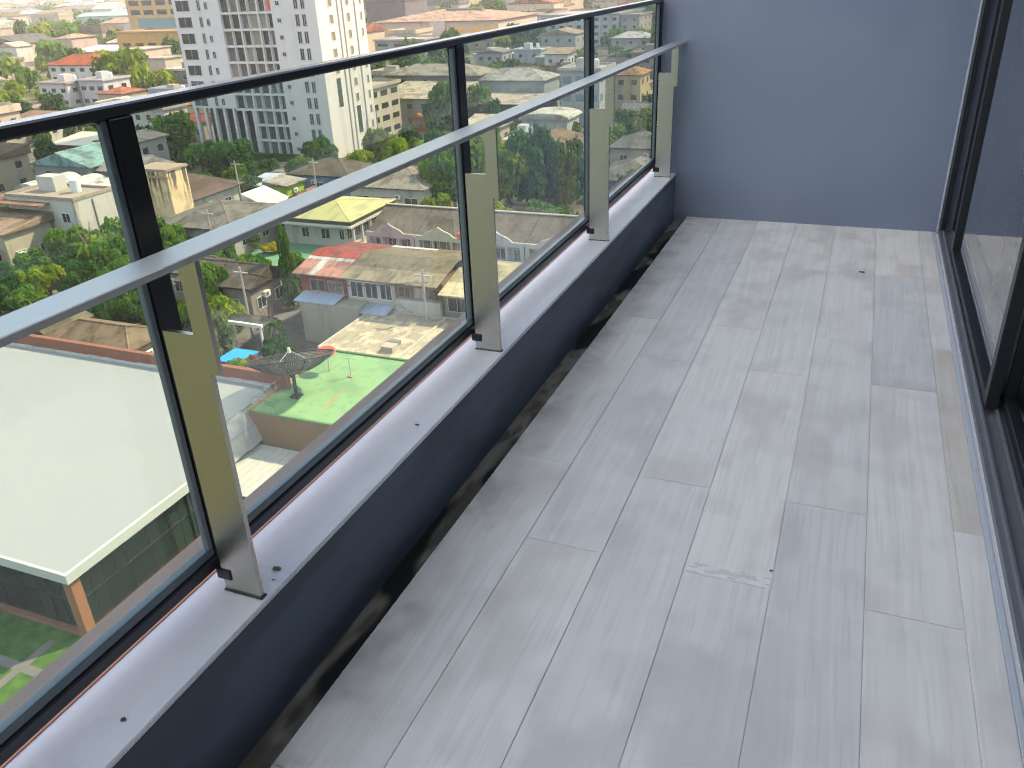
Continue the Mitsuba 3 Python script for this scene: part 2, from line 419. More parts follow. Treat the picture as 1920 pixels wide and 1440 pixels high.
for y in (-0.271, 0.946, 2.141, 3.346, 4.588):
    g = trimesh.creation.extrude_polygon(Polygon(prof), 0.010, engine='earcut')
    g.vertices = np.stack([g.vertices[:, 0], g.vertices[:, 2] + y, g.vertices[:, 1]], 1); g.fix_normals()
    br = part(rail, 'bracket', g, 'm_steel')
    part(br, 'base_weld', cham(-1.029, y - 0.004, KZ, -0.939, y + 0.014, KZ + 0.003, 0.001), 'm_dark_metal')
    part(rail, 'clamp', cham(-1.0385, y - 0.004, 0.272, -1.004, y + 0.034, 0.297, 0.003), 'm_black_metal')

wall = thing('partition_wall', 'slate blue painted end wall of the balcony', 'wall')
part(wall, 'panel', cham(-1.062, Y1, -0.3, 0.630, Y1 + 0.15, 2.64, 0.006), 'm_wall')
part(wall, 'edge_strip', cham(0.4405, Y1 - 0.006, 0.0005, 0.4485, Y1 - 0.0003, 2.6, 0.001), 'm_silicone')
labels[wall + '__edge_strip'] = {'label': 'pale sealant strip where the wall meets the door frame'}
part(thing('partition_wall', 'slate blue painted partition wall behind the viewer', 'wall'), 'panel', cham(-1.062, Y0 - 0.15, -0.3, 0.44, Y0 - 0.0005, 2.64, 0.006), 'm_wall')

door = thing('sliding_door', 'black framed sliding glass door along the right side of the balcony', 'door')
trk = part(door, 'sill_track', cham(0.449, Y0, -0.02, 0.62, Y1, 0.012, 0.002), 'm_track')
for xx in (0.468, 0.511, 0.56):
    part(door, 'track_rib', cham(xx - 0.004, Y0, 0.0115, xx + 0.004, Y1 - 0.05, 0.030, 0.001), 'm_track')
part(door, 'jamb', cham(0.4515, Y1 - 0.075, 0.031, 0.474, Y1 - 0.001, 2.5, 0.002), 'm_black_metal')
part(door, 'head_frame', cham(0.4515, Y0, 2.4, 0.60, Y1 - 0.051, 2.5, 0.002), 'm_black_metal')


def leaf(x, a, b):
    L = part(door, 'leaf', cham(x - 0.018, a, 0.032, x + 0.018, a + 0.05, 2.398, 0.002), 'm_black_metal')
    part(L, 'stile', cham(x - 0.018, b - 0.05, 0.032, x + 0.018, b, 2.398, 0.002), 'm_black_metal')
    part(L, 'bottom_rail', cham(x - 0.0175, a + 0.0505, 0.032, x + 0.0175, b - 0.0505, 0.065, 0.002), 'm_black_metal')
    part(L, 'glass_pane', B().quad((x, a + 0.05, 0.065), (x, b - 0.05, 0.065), (x, b - 0.05, 2.398), (x, a + 0.05, 2.398)), 'm_doorglass')


leaf(0.530, 3.15, 4.690)
leaf(0.492, 2.62, 4.235)
leaf(0.543, 1.2, 2.70)
leaf(0.497, -0.4, 1.25)
leaf(0.543, -2.29, -0.35)

# our own building: the slab below, an overhang added above to shape the light, the room behind the door and the mass around them
cond = thing('condominium_building', 'the high apartment building the balcony belongs to', 'building')
part(cond, 'slab', bx(-1.15, Y0 - 0.15, -0.6, 0.62, Y1 + 0.15, -0.301), 'm_ceiling')
part(cond, 'room_floor', bx(0.6205, Y0, -0.3, 5.8, Y1, 0.0), 'm_room')
part(cond, 'room_wall', B().box(5.8, Y0, -0.3, 6.0, Y1, 2.64).box(0.63, Y1, -0.3, 6.0, Y1 + 0.15, 2.64).box(0.63, Y0 - 0.15, -0.3, 6.0, Y0, 2.64), 'm_room')
m = B((0.7, 0.7, 0.71)).box(6.001, -24, -30, 17, 13, 9).box(0.631, Y1 + 0.151, -30, 6.0, 13, 9).box(0.631, -24, -30, 6.0, Y0 - 0.151, 9)
m.box(0.631, Y0 - 0.15, -30, 6.0, Y1 + 0.15, -0.61).box(0.4512, Y0 - 0.15, 2.501, 6.0, Y1 + 0.15, 9)
m.box(-0.1, Y0 - 0.15, 2.641, 0.4511, Y1 + 0.15, 2.8)  # unseen narrow overhang, added to cut the light from overhead
part(cond, 'wall', m, 'm_plaster')

# small dry scraps lying about
def scrap(x, y, z, size, label, col=(0.06, 0.045, 0.03)):
    t = numbered('leaf_scrap'); r = np.random.default_rng(int(abs(x * 1000) + y * 100))
    p = np.array([(math.cos(a) * size * r.uniform(.5, 1) * 1.5, math.sin(a) * size * r.uniform(.4, .8), r.uniform(0, size * .35)) for a in np.linspace(0, 5.4, 7)])
    h = trimesh.Trimesh(np.vstack([p, p * [1, 1, 0.4] + [0, 0, size * 0.12]])).convex_hull; h.vertices += [x, y, z + 0.0005]
    scene[t] = mikit.ply((h.vertices, h.faces), 'm_paint', uv=encode(np.tile(col, (len(h.vertices), 1))))
    labels[t] = {'label': label, 'category': 'leaf scrap'}


scrap(-0.925 - 0.045, 1.03, KZ, 0.011, 'dark dry leaf scrap on the kerb top beside the nearest steel bracket')
scrap(-0.935 - 0.02, 1.00, KZ, 0.003, 'tiny dark crumb on the kerb top right against the nearest bracket')
scrap(-0.975, 1.645, KZ, 0.006, 'dark speck on the kerb top midway between the two nearest brackets')
scrap(-0.975, 0.63, KZ, 0.006, 'dark speck on the kerb top nearest the viewer, before the first bracket')
scrap(0.098, 3.94, 0.001, 0.011, 'dark speck on the far floor tiles near the end wall')
scrap(-0.055, 1.655, 0.001, 0.004, 'tiny dark crumb on the floor at the smeared tile joint', (0.1, 0.06, 0.04))

# ---------------------------------------------------------------- the city below
G = -30.0
FP, MARKS = [], []                      # footprints taken; landmarks to describe neighbours by
WHITE, CREAM, GREY, DARKGL, TEALGL = (0.62, 0.62, 0.6), (0.58, 0.5, 0.38), (0.36, 0.36, 0.36), (0.03, 0.035, 0.04), (0.035, 0.07, 0.075)
BROWNROOF, GREYROOF, REDROOF, TANROOF = (0.2, 0.165, 0.13), (0.22, 0.215, 0.21), (0.36, 0.12, 0.07), (0.4, 0.35, 0.27)
FRAME = (0.5, 0.5, 0.48)

struct('ground', (np.array([(-4500, -900, G - 0.02), (1500, -900, G - 0.02), (1500, 5000, G - 0.02), (-4500, 5000, G - 0.02)]), np.array([[0, 1, 2], [0, 2, 3]])), 'm_ground')


def road(name, pts, w, z=0.0, m='m_asphalt'):
    b = B(); pts = np.array(pts, float)
    for p, q in zip(pts[:-1], pts[1:]):
        d = (q - p) / np.linalg.norm(q - p); n = np.array([-d[1], d[0]]) * w / 2; e = d * w * 0.3
        v = [p - n - e, q - n + e, q + n + e, p + n - e]
        z += 0.004
        b.quad(*[(x[0], x[1], G + 0.01 + z) for x in v])
    return struct(name, b.get()[:2], m)


road('road', [(-150, 112), (-100, 108), (-82, 100), (-74, 84), (-70, 60), (-66, 20)], 4.5)
road('road', [(-120, 158), (-86, 152), (-60, 150), (-30, 112)], 5.0)
road('road', [(-420, 300), (-200, 236), (-120, 240), (-40, 236)], 7.0)
road('lane', [(-53.5, 60), (-53.5, 76)], 3.0)
road('lane', [(-92.3, 158), (-93, 172)], 2.5)


def near(x, y):
    return math.hypot(x, y) < 150


def window(parent, face, plane, a0, a1, z0, z1, col=DARKGL, frame=FRAME, split=2, small=False, name='window'):
    """A framed window on a wall facing -y ('F', plane = its y) or +x ('R', plane = its x)."""
    def put(b, a, c, z, w, d0, d1, col):
        if face == 'F':
            b.box(a, plane - d1, z, c, plane - d0, w, col)
        else:
            b.box(plane + d0, a, z, plane + d1, c, w, col)
    fr, gl = B(), B(); t = 0.07
    put(gl, a0 + t, a1 - t, z0 + t, z1 - t, 0.004, 0.03, col)
    if small:
        put(gl, a0, a1, z0 - 0.05, z0, 0.0, 0.1, frame)
        return part(parent, name, gl, 'm_window')
    put(fr, a0, a1, z0, z0 + t, 0.002, 0.08, frame); put(fr, a0, a1, z1 - t, z1, 0.002, 0.08, frame)
    put(fr, a0, a0 + t, z0 + t, z1 - t, 0.002, 0.08, frame); put(fr, a1 - t, a1, z0 + t, z1 - t, 0.002, 0.08, frame)
    for i in range(1, split):
        x = a0 + (a1 - a0) * i / split
        put(fr, x - 0.03, x + 0.03, z0 + t, z1 - t, 0.002, 0.06, frame)
    w = part(parent, name, fr, 'm_paint')
    part(w, 'pane', gl, 'm_window')
    return w


def roof_mesh(kind, x0, y0, x1, y1, z, rise, col, over=0.5, th=0.18):
    b = B(col); X0, X1, Ya, Yb = x0 - over, x1 + over, y0 - over, y1 + over
    cx, cy = (X0 + X1) / 2, (Ya + Yb) / 2
    dark = tuple(0.55 * k for k in col)
    if kind == 'flat':
        b.box(X0, Ya, z, X1, Yb, z + 0.12)
        p = 0.3
        for q in ((X0, Ya, X1, Ya + p), (X0, Yb - p, X1, Yb), (X0, Ya + p, X0 + p, Yb - p), (X1 - p, Ya + p, X1, Yb - p)):
            b.box(q[0], q[1], z + 0.12, q[2], q[3], z + 0.12 + max(0.15, rise))
        return b
    if kind == 'barrel':
        n = 12; R = (X1 - X0) / 2; t = np.linspace(0, math.pi, n)
        P = np.stack([cx - R * np.cos(t), z + rise * np.sin(t)], 1)
        v = [(p[0], Ya, p[1]) for p in P] + [(p[0], Yb, p[1]) for p in P] + [(p[0], Ya, z - th) for p in P] + [(p[0], Yb, z - th) for p in P]
        f = []
        for i in range(n - 1):
            f += [[i, i + 1, i + 1 + n], [i, i + 1 + n, i + n], [i, i + 2 * n, i + 1 + 2 * n], [i, i + 1 + 2 * n, i + 1], [i + n, i + 1 + n, i + 1 + 3 * n], [i + n, i + 1 + 3 * n, i + 3 * n]]
        return b.add(v, f)
    b.box(X0, Ya, z - th, X1, Yb, z, dark)
    E = [(X0, Ya, z + .002), (X1, Ya, z + .002), (X1, Yb, z + .002), (X0, Yb, z + .002)]
    if kind == 'hip':
        if X1 - X0 >= Yb - Ya:
            h = (Yb - Ya) / 2; A, C = (X0 + h, cy, z + rise), (X1 - h, cy, z + rise)
            fs = [(E[0], E[1], C, A), (E[1], E[2], C), (E[2], E[3], A, C), (E[3], E[0], A)]
        else:
            h = (X1 - X0) / 2; A, C = (cx, Ya + h, z + rise), (cx, Yb - h, z + rise)
            fs = [(E[0], E[1], A), (E[1], E[2], C, A), (E[2], E[3], C), (E[3], E[0], A, C)]
    elif kind == 'gx':
        A, C = (X0, cy, z + rise), (X1, cy, z + rise)
        fs = [(E[0], E[1], C, A), (E[2], E[3], A, C), (E[1], E[2], C), (E[3], E[0], A)]
    elif kind == 'gy':
        A, C = (cx, Ya, z + rise), (cx, Yb, z + rise)
        fs = [(E[1], E[2], C, A), (E[3], E[0], A, C), (E[0], E[1], A), (E[2], E[3], C)]
    elif kind == 'sy':                                   # a single slope rising away from the street
        A, C = (X0, Yb, z + rise), (X1, Yb, z + rise)
        fs = [(E[0], E[1], C, A), (E[1], E[2], C), (E[3], E[0], A), (E[2], E[3], A, C)]
    else:                                                # 'sx': rising towards -x
        A, C = (X0, Ya, z + rise), (X0, Yb, z + rise)
        fs = [(E[1], E[2], C, A), (E[0], E[1], A), (E[2], E[3], C), (E[3], E[0], A, C)]
    for q in fs:
        if len(q) == 4:
            b.quad(*q)
        else:
            b.add(q, [[0, 1, 2]])
    if kind in ('hip', 'gx', 'gy'):
        lite = tuple(min(0.75, 1.35 * k) for k in col)
        b.tube(A, C, 0.11, n=6, col=lite)
        if kind == 'hip':
            ends = [(E[0], A), (E[3], A), (E[1], C), (E[2], C)] if X1 - X0 >= Yb - Ya else [(E[0], A), (E[1], A), (E[2], C), (E[3], C)]
            for p, q in ends:
                b.tube(p, q, 0.08, n=5, col=lite)
    return b


def house(short, label, x0, y0, x1, y1, H, roof='hip', rise=1.5, wc=WHITE, rc=BROWNROOF, nF=2, nR=2, storeys=None, over=0.5, cat='house', group=None, sp=None, wcol=DARKGL, mroof=None, wallm='m_plaster', ww=1.4, wh=1.3, mark=True, h0=0.0):
    key = thing(sp or 'house', label, cat, group)
    z0, z = G + h0, G + H
    part(key, 'wall', bx(x0, y0, z0, x1, y1, z - (0.181 if roof != 'flat' else 0.001), col=wc), wallm)
    part(key, 'roof', roof_mesh(roof, x0, y0, x1, y1, z, rise, rc, over), mroof or ('m_flat' if roof == 'flat' else 'm_roof'))
    storeys = storeys or max(1, int((H - h0) / 2.9)); sh = (H - h0 - 0.3) / storeys
    far = not near(x0, y0)
    if not (far and math.hypot(x0, y0) > 420):
        for s in range(storeys):
            for face, n, a, b_, pl in (('F', nF, x0, x1, y0), ('R', nR, y0, y1, x1)):
                for i in range(n):
                    c = a + (b_ - a) * (i + 0.5) / n; w = min(ww, (b_ - a) / n * 0.7)
                    if not far or n * storeys <= 40:
                        window(key, face, pl, c - w / 2, c + w / 2, z0 + s * sh + sh * 0.34, z0 + s * sh + sh * 0.34 + min(wh, sh * 0.5), wcol, small=far)
    if not far and label:
        q = (x0 * 7.1 + y0 * 3.3) % 1.0
        for face, pl, a in (('F', y0, x0 + (x1 - x0) * (0.2 + .5 * q)), ('R', x1, y0 + (y1 - y0) * (.15 + .4 * q))):
            zz = z0 + min(H - h0 - 1.4, 2.3)
            bb = B((0.6, 0.6, 0.58))
            if face == 'F':
                bb.box(a, pl - .38, zz, a + .85, pl - .03, zz + .6).box(a + .1, pl - .39, zz + .08, a + .55, pl - .381, zz + .52, (0.12, 0.12, 0.12))
            else:
                bb.box(pl + .03, a, zz, pl + .38, a + .85, zz + .6).box(pl + .381, a + .1, zz + .08, pl + .39, a + .55, zz + .52, (0.12, 0.12, 0.12))
            part(key, 'air_conditioner', bb, 'm_paint')
    if roof == 'flat' and math.hypot(x0, y0) < 330:
        cx_, cy_ = x0 + (x1 - x0) * .7, y0 + (y1 - y0) * .6
        part(key, 'water_tank', B((0.5, 0.52, 0.54)).tube((cx_, cy_, z + .13), (cx_, cy_, z + 1.7), 0.65, n=12).tube((cx_, cy_, z + 1.7), (cx_, cy_, z + 1.9), 0.6, 0.2, n=12), 'm_paint')
        part(key, 'stair_hut', B(wc).box(x0 + (x1 - x0) * .2, y0 + (y1 - y0) * .5, z + .12, x0 + (x1 - x0) * .45, y0 + (y1 - y0) * .8, z + 2.0), wallm)
    FP.append((x0 - 1.2, y0 - 1.2, x1 + 1.2, y1 + 1.2))
    if mark:
        MARKS.append(((x0 + x1) / 2, (y0 + y1) / 2, short))
    return key


# --- the white clubhouse roof nearest below
ch = thing('clubhouse', 'flat pale roofed glass pavilion with brick red parapet, nearest below the balcony', 'pavilion')
pal = (0.365, 0.395, 0.41)
b = B(pal).box(-96, 22.1, G + 4.3, -34.72, 34.6, G + 4.6).box(-96, 34.6, G + 4.3, -37.55, 43.6, G + 4.6)
part(ch, 'roof', b, 'm_membrane')
b = B((0.36, 0.385, 0.38)).box(-96, 21.92, G + 4.08, -34.52, 22.1, G + 4.66).box(-34.72, 22.1, G + 4.08, -34.52, 34.6, G + 4.66).box(-37.55, 34.4, G + 4.4, -34.72, 34.6, G + 4.65)
part(ch, 'fascia', b, 'm_paint')
part(ch, 'parapet', bx(-96, 43.6, G, -36.4, 44.0, G + 5.6, col=(0.33, 0.15, 0.115)), 'm_plaster')
labels[ch + '__parapet'] = {'label': 'brick red parapet along the far edge of the roof'}
b = B((0.66, 0.67, 0.66))
r3 = np.random.default_rng(3)
for i in range(44):                                     # the lumpy upturned edge of the roof membrane
    x = -95 + i * 1.3
    b.box(x, 43.34 + r3.uniform(-.04, .04), G + 4.6, x + 1.3, 43.6, G + 4.74 + r3.uniform(-.05, .06))
part(ch, 'membrane_edge', b, 'm_flat')
BRK, BRK2 = (0.36, 0.17, 0.085), (0.17, 0.085, 0.06)
for (cx, cy, w, col) in ((-35.1, 22.5, 0.6, BRK), (-35.1, 32.9, 0.45, BRK2), (-52, 22.5, 0.5, BRK), (-68, 22.5, 0.5, BRK)):
    part(ch, 'column', bx(cx - w / 2, cy - w / 2, G, cx + w / 2, cy + w / 2, G + 4.3, col=col), 'm_plaster')
part(ch, 'sill', B((0.25, 0.14, 0.1)).box(-35.5, 22.85, G, -34.85, 34.4, G + 0.32).box(-95, 22.25, G, -35.45, 22.65, G + 0.32), 'm_plaster')
part(ch, 'core', B((0.05, 0.06, 0.055)).box(-94, 23.6, G, -36.4, 34.2, G + 4.29).box(-94, 34.201, G, -38.2, 43.5, G + 4.29), 'm_plaster')
r6 = np.random.default_rng(6)


def green_glass():
    return tuple(np.array((0.005, 0.010, 0.009)) * r6.uniform(0.4, 2.6))


ys = np.linspace(22.8, 34.4, 8)
for a, c in zip(ys[:-1], ys[1:]):
    window(ch, 'R', -35.2, a + 0.02, c - 0.02, G + 0.33, G + 4.28, green_glass(), (0.012, 0.014, 0.014), 2, name='glazing')
for i in range(16):
    a = -35.4 - 1.9 * (i + 1)
    window(ch, 'F', 22.6, a, a + 1.86, G + 0.33, G + 4.28, green_glass(), (0.012, 0.014, 0.014), 2, name='glazing')
part(ch, 'transom', B((0.012, 0.014, 0.014)).box(-35.16, 22.9, G + 2.2, -35.08, 34.3, G + 2.27).box(-95, 22.51, G + 2.2, -35.4, 22.56, G + 2.27), 'm_paint')
FP.append((-97, 20, -34, 46)); MARKS.append((-45, 33, 'pale pavilion'))
struct('lawn', B().quad((-60, 12, G + .03), (-31.0, 12, G + .03), (-31.0, 33, G + .03), (-60, 33, G + .03)).get()[:2], 'm_grass')
struct('park_lawn', B().quad((-140, -90, G + .025), (-4, -90, G + .025), (-4, 11.9, G + .025), (-140, 11.9, G + .025)).get()[:2], 'm_added_lawn')  # unseen olive ground, added for the steel brackets to reflect
struct('path', B().quad((-60, 19.2, G + .036), (-33.6, 19.2, G + .036), (-33.6, 19.75, G + .036), (-60, 19.75, G + .036)).quad((-36.9, 14, G + .042), (-36.4, 14, G + .042), (-36.4, 21.5, G + .042), (-36.9, 21.5, G + .042)).get()[:2], 'm_asphalt')
FP.append((-60, 5, -20, 40))

# --- the house with the green painted roof terrace
gt = thing('terrace_building', 'brown walled building with a bright green painted flat roof terrace', 'building')
part(gt, 'wall', bx(-37.2, 40.0, G, -26.0, 50.7, G + 4.42, col=(0.31, 0.2, 0.12)), 'm_plaster')
part(gt, 'roof', bx(-37.05, 40.15, G + 4.4, -26.1, 50.5, G + 4.5), 'm_green_roof')
labels[gt + '__roof'] = {'label': 'bright green painted roof deck with a rust run'}
part(gt, 'parapet', B((0.5, 0.33, 0.2)).box(-37.25, 39.95, G + 4.421, -37.06, 50.75, G + 4.62).box(-37.05, 50.51, G + 4.421, -26, 50.75, G + 4.6, (0.12, 0.22, 0.1)).box(-37.05, 39.95, G + 4.421, -26, 40.14, G + 4.56, (0.17, 0.33, 0.16)), 'm_plaster')
rl = thing('roof_railing', 'thin grey pipe railing at the corner of the green terrace', 'railing')
for x, y in [(-36.9, 40.3), (-36.9, 41.6), (-36.9, 42.9), (-36.9, 44.2), (-36.0, 40.3), (-35.1, 40.3)]:
    part(rl, 'post', B((0.22, 0.26, 0.22)).tube((x, y, G + 4.5), (x, y, G + 5.4), 0.03, n=6), 'm_paint')
for zz in (4.95, 5.4):
    part(rl, 'rail', B((0.22, 0.26, 0.22)).tube((-36.9, 40.3, G + zz), (-36.9, 44.2, G + zz), 0.028, n=6).tube((-36.9, 40.3, G + zz), (-35.1, 40.3, G + zz), 0.028, n=6), 'm_paint')
FP.append((-38.5, 33, -24, 51.5)); MARKS.append((-33, 45, 'green terrace'))

# the large mesh dish
ds = thing('satellite_dish', 'large black mesh satellite dish on a post on the green terrace', 'dish')
bxp, byp, bz = -35.1, 42.85, G + 4.5
BK = (0.035, 0.036, 0.035)
part(ds, 'post', B(BK).tube((bxp, byp, bz), (bxp, byp, bz + 1.75), 0.13, n=12), 'm_paint')
part(ds, 'foot', B(BK).box(bxp - .35, byp - .35, bz, bxp + .35, byp + .35, bz + .12), 'm_paint')
ax = np.array([-0.2, 0.25, 1.0]); ax /= np.linalg.norm(ax); e1 = np.cross([0, 1, 0], ax); e1 /= np.linalg.norm(e1); e2 = np.cross(ax, e1)
c0 = np.array([bxp, byp, bz + 1.78]); RD, DD = 3.1, 1.25


def dpt(r, t):
    return c0 + (e1 * math.cos(t) + e2 * math.sin(t)) * r + ax * DD * (r / RD) ** 2


for k in range(12):
    t = k * math.pi / 6; b = B(BK)
    for i in range(6):
        b.tube(dpt(RD * i / 6, t), dpt(RD * (i + 1) / 6, t), 0.045, n=5)
    part(ds, 'rib', b, 'm_paint')
b = B(BK)
for i in range(48):
    b.tube(dpt(RD, i * math.pi / 24), dpt(RD, (i + 1) * math.pi / 24), 0.06, n=5)
part(ds, 'rim', b, 'm_paint')
b = B((0.05, 0.05, 0.048))
for i in range(1, 24):
    r = RD * i / 24
    for k in range(36):
        b.tube(dpt(r, k * math.pi / 18), dpt(r, (k + 1) * math.pi / 18), 0.03, n=3)
for k in range(144):
    for i in range(3 if k % 3 else 0, 6):
        b.tube(dpt(RD * i / 6, k * math.pi / 72), dpt(RD * (i + 1) / 6, k * math.pi / 72), 0.026, n=3)
kk = part(ds, 'mesh_screen', b, 'm_paint'); labels[kk] = {'kind': 'stuff'}
foc = c0 + ax * 1.75
for k in range(3):
    part(ds, 'feed_strut', B((0.3, 0.3, 0.3)).tube(dpt(RD * 0.62, k * 2.094 + 0.4), foc, 0.028, n=5), 'm_paint')
part(ds, 'feed_horn', B((0.45, 0.45, 0.44)).tube(foc - ax * 0.2, foc + ax * 0.22, 0.15, 0.1, n=10), 'm_paint')

rd = thing('red_dish', 'small red dish on a pale post behind the large black dish', 'dish')
part(rd, 'post', B((0.45, 0.48, 0.4)).tube((-35.25, 47.35, G + 4.5), (-35.25, 47.35, G + 6.0), 0.06, n=8), 'm_paint')
sp = trimesh.creation.icosphere(2, 1.0); sp.vertices[:, 2] *= np.where(sp.vertices[:, 2] > 0, 0.12, 0.3); sp.apply_scale([0.75, 0.75, 0.75])
sp.apply_transform(trimesh.transformations.rotation_matrix(0.25, [1, 0.4, 0])); sp.apply_translation([-35.3, 47.3, G + 6.1])
part(rd, 'reflector', B((0.52, 0.07, 0.04)).mesh(sp), 'm_paint')
part(rd, 'arm', B((0.5, 0.4, 0.1)).tube((-34.95, 47.1, G + 5.75), (-34.8, 46.9, G + 6.05), 0.04, n=6), 'm_paint')
mt = thing('antenna_mast', 'thin pale mast standing on the green roof above the rust run', 'mast')
part(mt, 'pole', B((0.42, 0.45, 0.36)).tube((-33.05, 46.9, G + 4.5), (-33.05, 46.9, G + 6.1), 0.045, n=6), 'm_paint')
part(mt, 'foot', B((0.3, 0.24, 0.17)).box(-33.25, 46.7, G + 4.5, -32.85, 47.1, G + 4.6), 'm_paint')
part(mt, 'crossbar', B((0.42, 0.45, 0.36)).tube((-33.5, 46.9, G + 6.0), (-32.6, 46.9, G + 6.0), 0.025, n=5), 'm_paint')

an = thing('annex', 'low annex with pale sheet roof in front of the brown terrace wall', 'building')
part(an, 'wall', bx(-37.0, 34.9, G, -27, 39.8, G + 1.85, col=(0.2, 0.18, 0.16)), 'm_plaster')
for i in range(9):
    x = -37.3 + i * 1.15
    part(an, 'roof_sheet', B((0.56, 0.57, 0.53)).box(x, 34.0 + 0.02 * (i % 2), G + 1.87, x + 1.12, 39.85, G + 1.95).box(x - 0.03, 34.0, G + 1.951, x + 0.06, 39.85, G + 2.0), 'm_sheet')
fl = thing('flashing', 'crumpled grey metal flashing between the pavilion roof and the annex', 'flashing')
n = 14; v, f = [], []
for i in range(n):
    y = 35.0 + i * 0.62
    for j in range(5):
        u = j / 4
        v.append((-37.6 + u * 1.2, y, G + 4.55 - 2.3 * u ** 1.6 + 0.08 * math.sin(i * 2.1 + j)))
for i in range(n - 1):
    for j in range(4):
        q = i * 5 + j; f += [[q, q + 1, q + 6], [q, q + 6, q + 5]]
nv = len(v); v2 = np.array(v + [(p[0] - 0.03, p[1], p[2] - 0.06) for p in v]); f2 = np.array(f + [[a + nv, c + nv, b_ + nv] for a, b_, c in f])
part(fl, 'sheet', B((0.4, 0.42, 0.43)).add(v2, f2), 'm_sheet')

# --- the mottled concrete roof behind the terrace
cr = thing('concrete_roof_building', 'low building with a mottled beige concrete flat roof behind the green terrace', 'building')
part(cr, 'wall', bx(-39.6, 52.9, G, -25.0, 61.5, G + 3.3, col=(0.4, 0.36, 0.29)), 'm_plaster')
part(cr, 'roof', bx(-39.9, 52.7, G + 3.301, -24.8, 61.7, G + 3.5), 'm_concrete_roof')
part(cr, 'roof_lip', B((0.62, 0.58, 0.5)).box(-40.05, 52.6, G + 3.3, -39.9, 61.85, G + 3.68).box(-39.9, 61.7, G + 3.3, -24.8, 61.85, G + 3.62).box(-32.4, 52.6, G + 3.501, -32.2, 61.7, G + 3.66), 'm_plaster')
part(cr, 'vent', B((0.55, 0.5, 0.42)).box(-34.4, 53.5, G + 3.5, -33.3, 54.5, G + 4.0).box(-34.6, 54.9, G + 3.5, -33.6, 55.5, G + 3.85, (0.25, 0.27, 0.25)), 'm_plaster')
gb = thing('gable_porch', 'little white gabled porch peeping over the mottled concrete roof', 'porch')
part(gb, 'wall', bx(-38.6, 62.3, G, -36.0, 64.0, G + 3.2, col=(0.62, 0.58, 0.5)), 'm_plaster')
part(gb, 'roof', roof_mesh('gy', -38.6, 62.3, -36.0, 64.0, G + 3.4, 1.0, (0.62, 0.55, 0.45), 0.3), 'm_roof')
FP.append((-41, 52, -24, 66)); MARKS.append((-35, 57, 'mottled roof'))

# --- the row of old shophouses behind it
gy = thing('shophouse_annex', 'plain beige windowless annex with light blue awning roofs behind the red shophouse', 'building')
part(gy, 'wall', bx(-47.2, 60.4, G, -40.8, 62.4, G + 4.05, col=(0.46, 0.43, 0.36)), 'm_plaster')
for (a, c, zz) in ((-47.9, -43.3, 4.15), (-43.2, -37.9, 3.6)):
    aw = thing('awning', 'light blue sheet awning ' + ('over the beige annex below the red shophouse' if a < -45 else 'below the white shophouse windows'), 'awning')
    yy = 60.35 if a < -45 else 60.5
    for i in range(5):
        w = (c - a) / 5; x = a + i * w
        part(aw, 'sheet', B((0.42, 0.52, 0.68)).add([(x, yy, G + zz), (x + w - .03, yy, G + zz), (x + w - .03, 62.4, G + zz + .32), (x, 62.4, G + zz + .32), (x, yy, G + zz - .06), (x + w - .03, yy, G + zz - .06), (x + w - .03, 62.4, G + zz + .26), (x, 62.4, G + zz + .26)],
             [[0, 1, 2], [0, 2, 3], [4, 6, 5], [4, 7, 6], [0, 5, 1], [0, 4, 5], [1, 5, 6], [1, 6, 2], [3, 2, 6], [3, 6, 7], [0, 3, 7], [0, 7, 4]]), 'm_sheet')


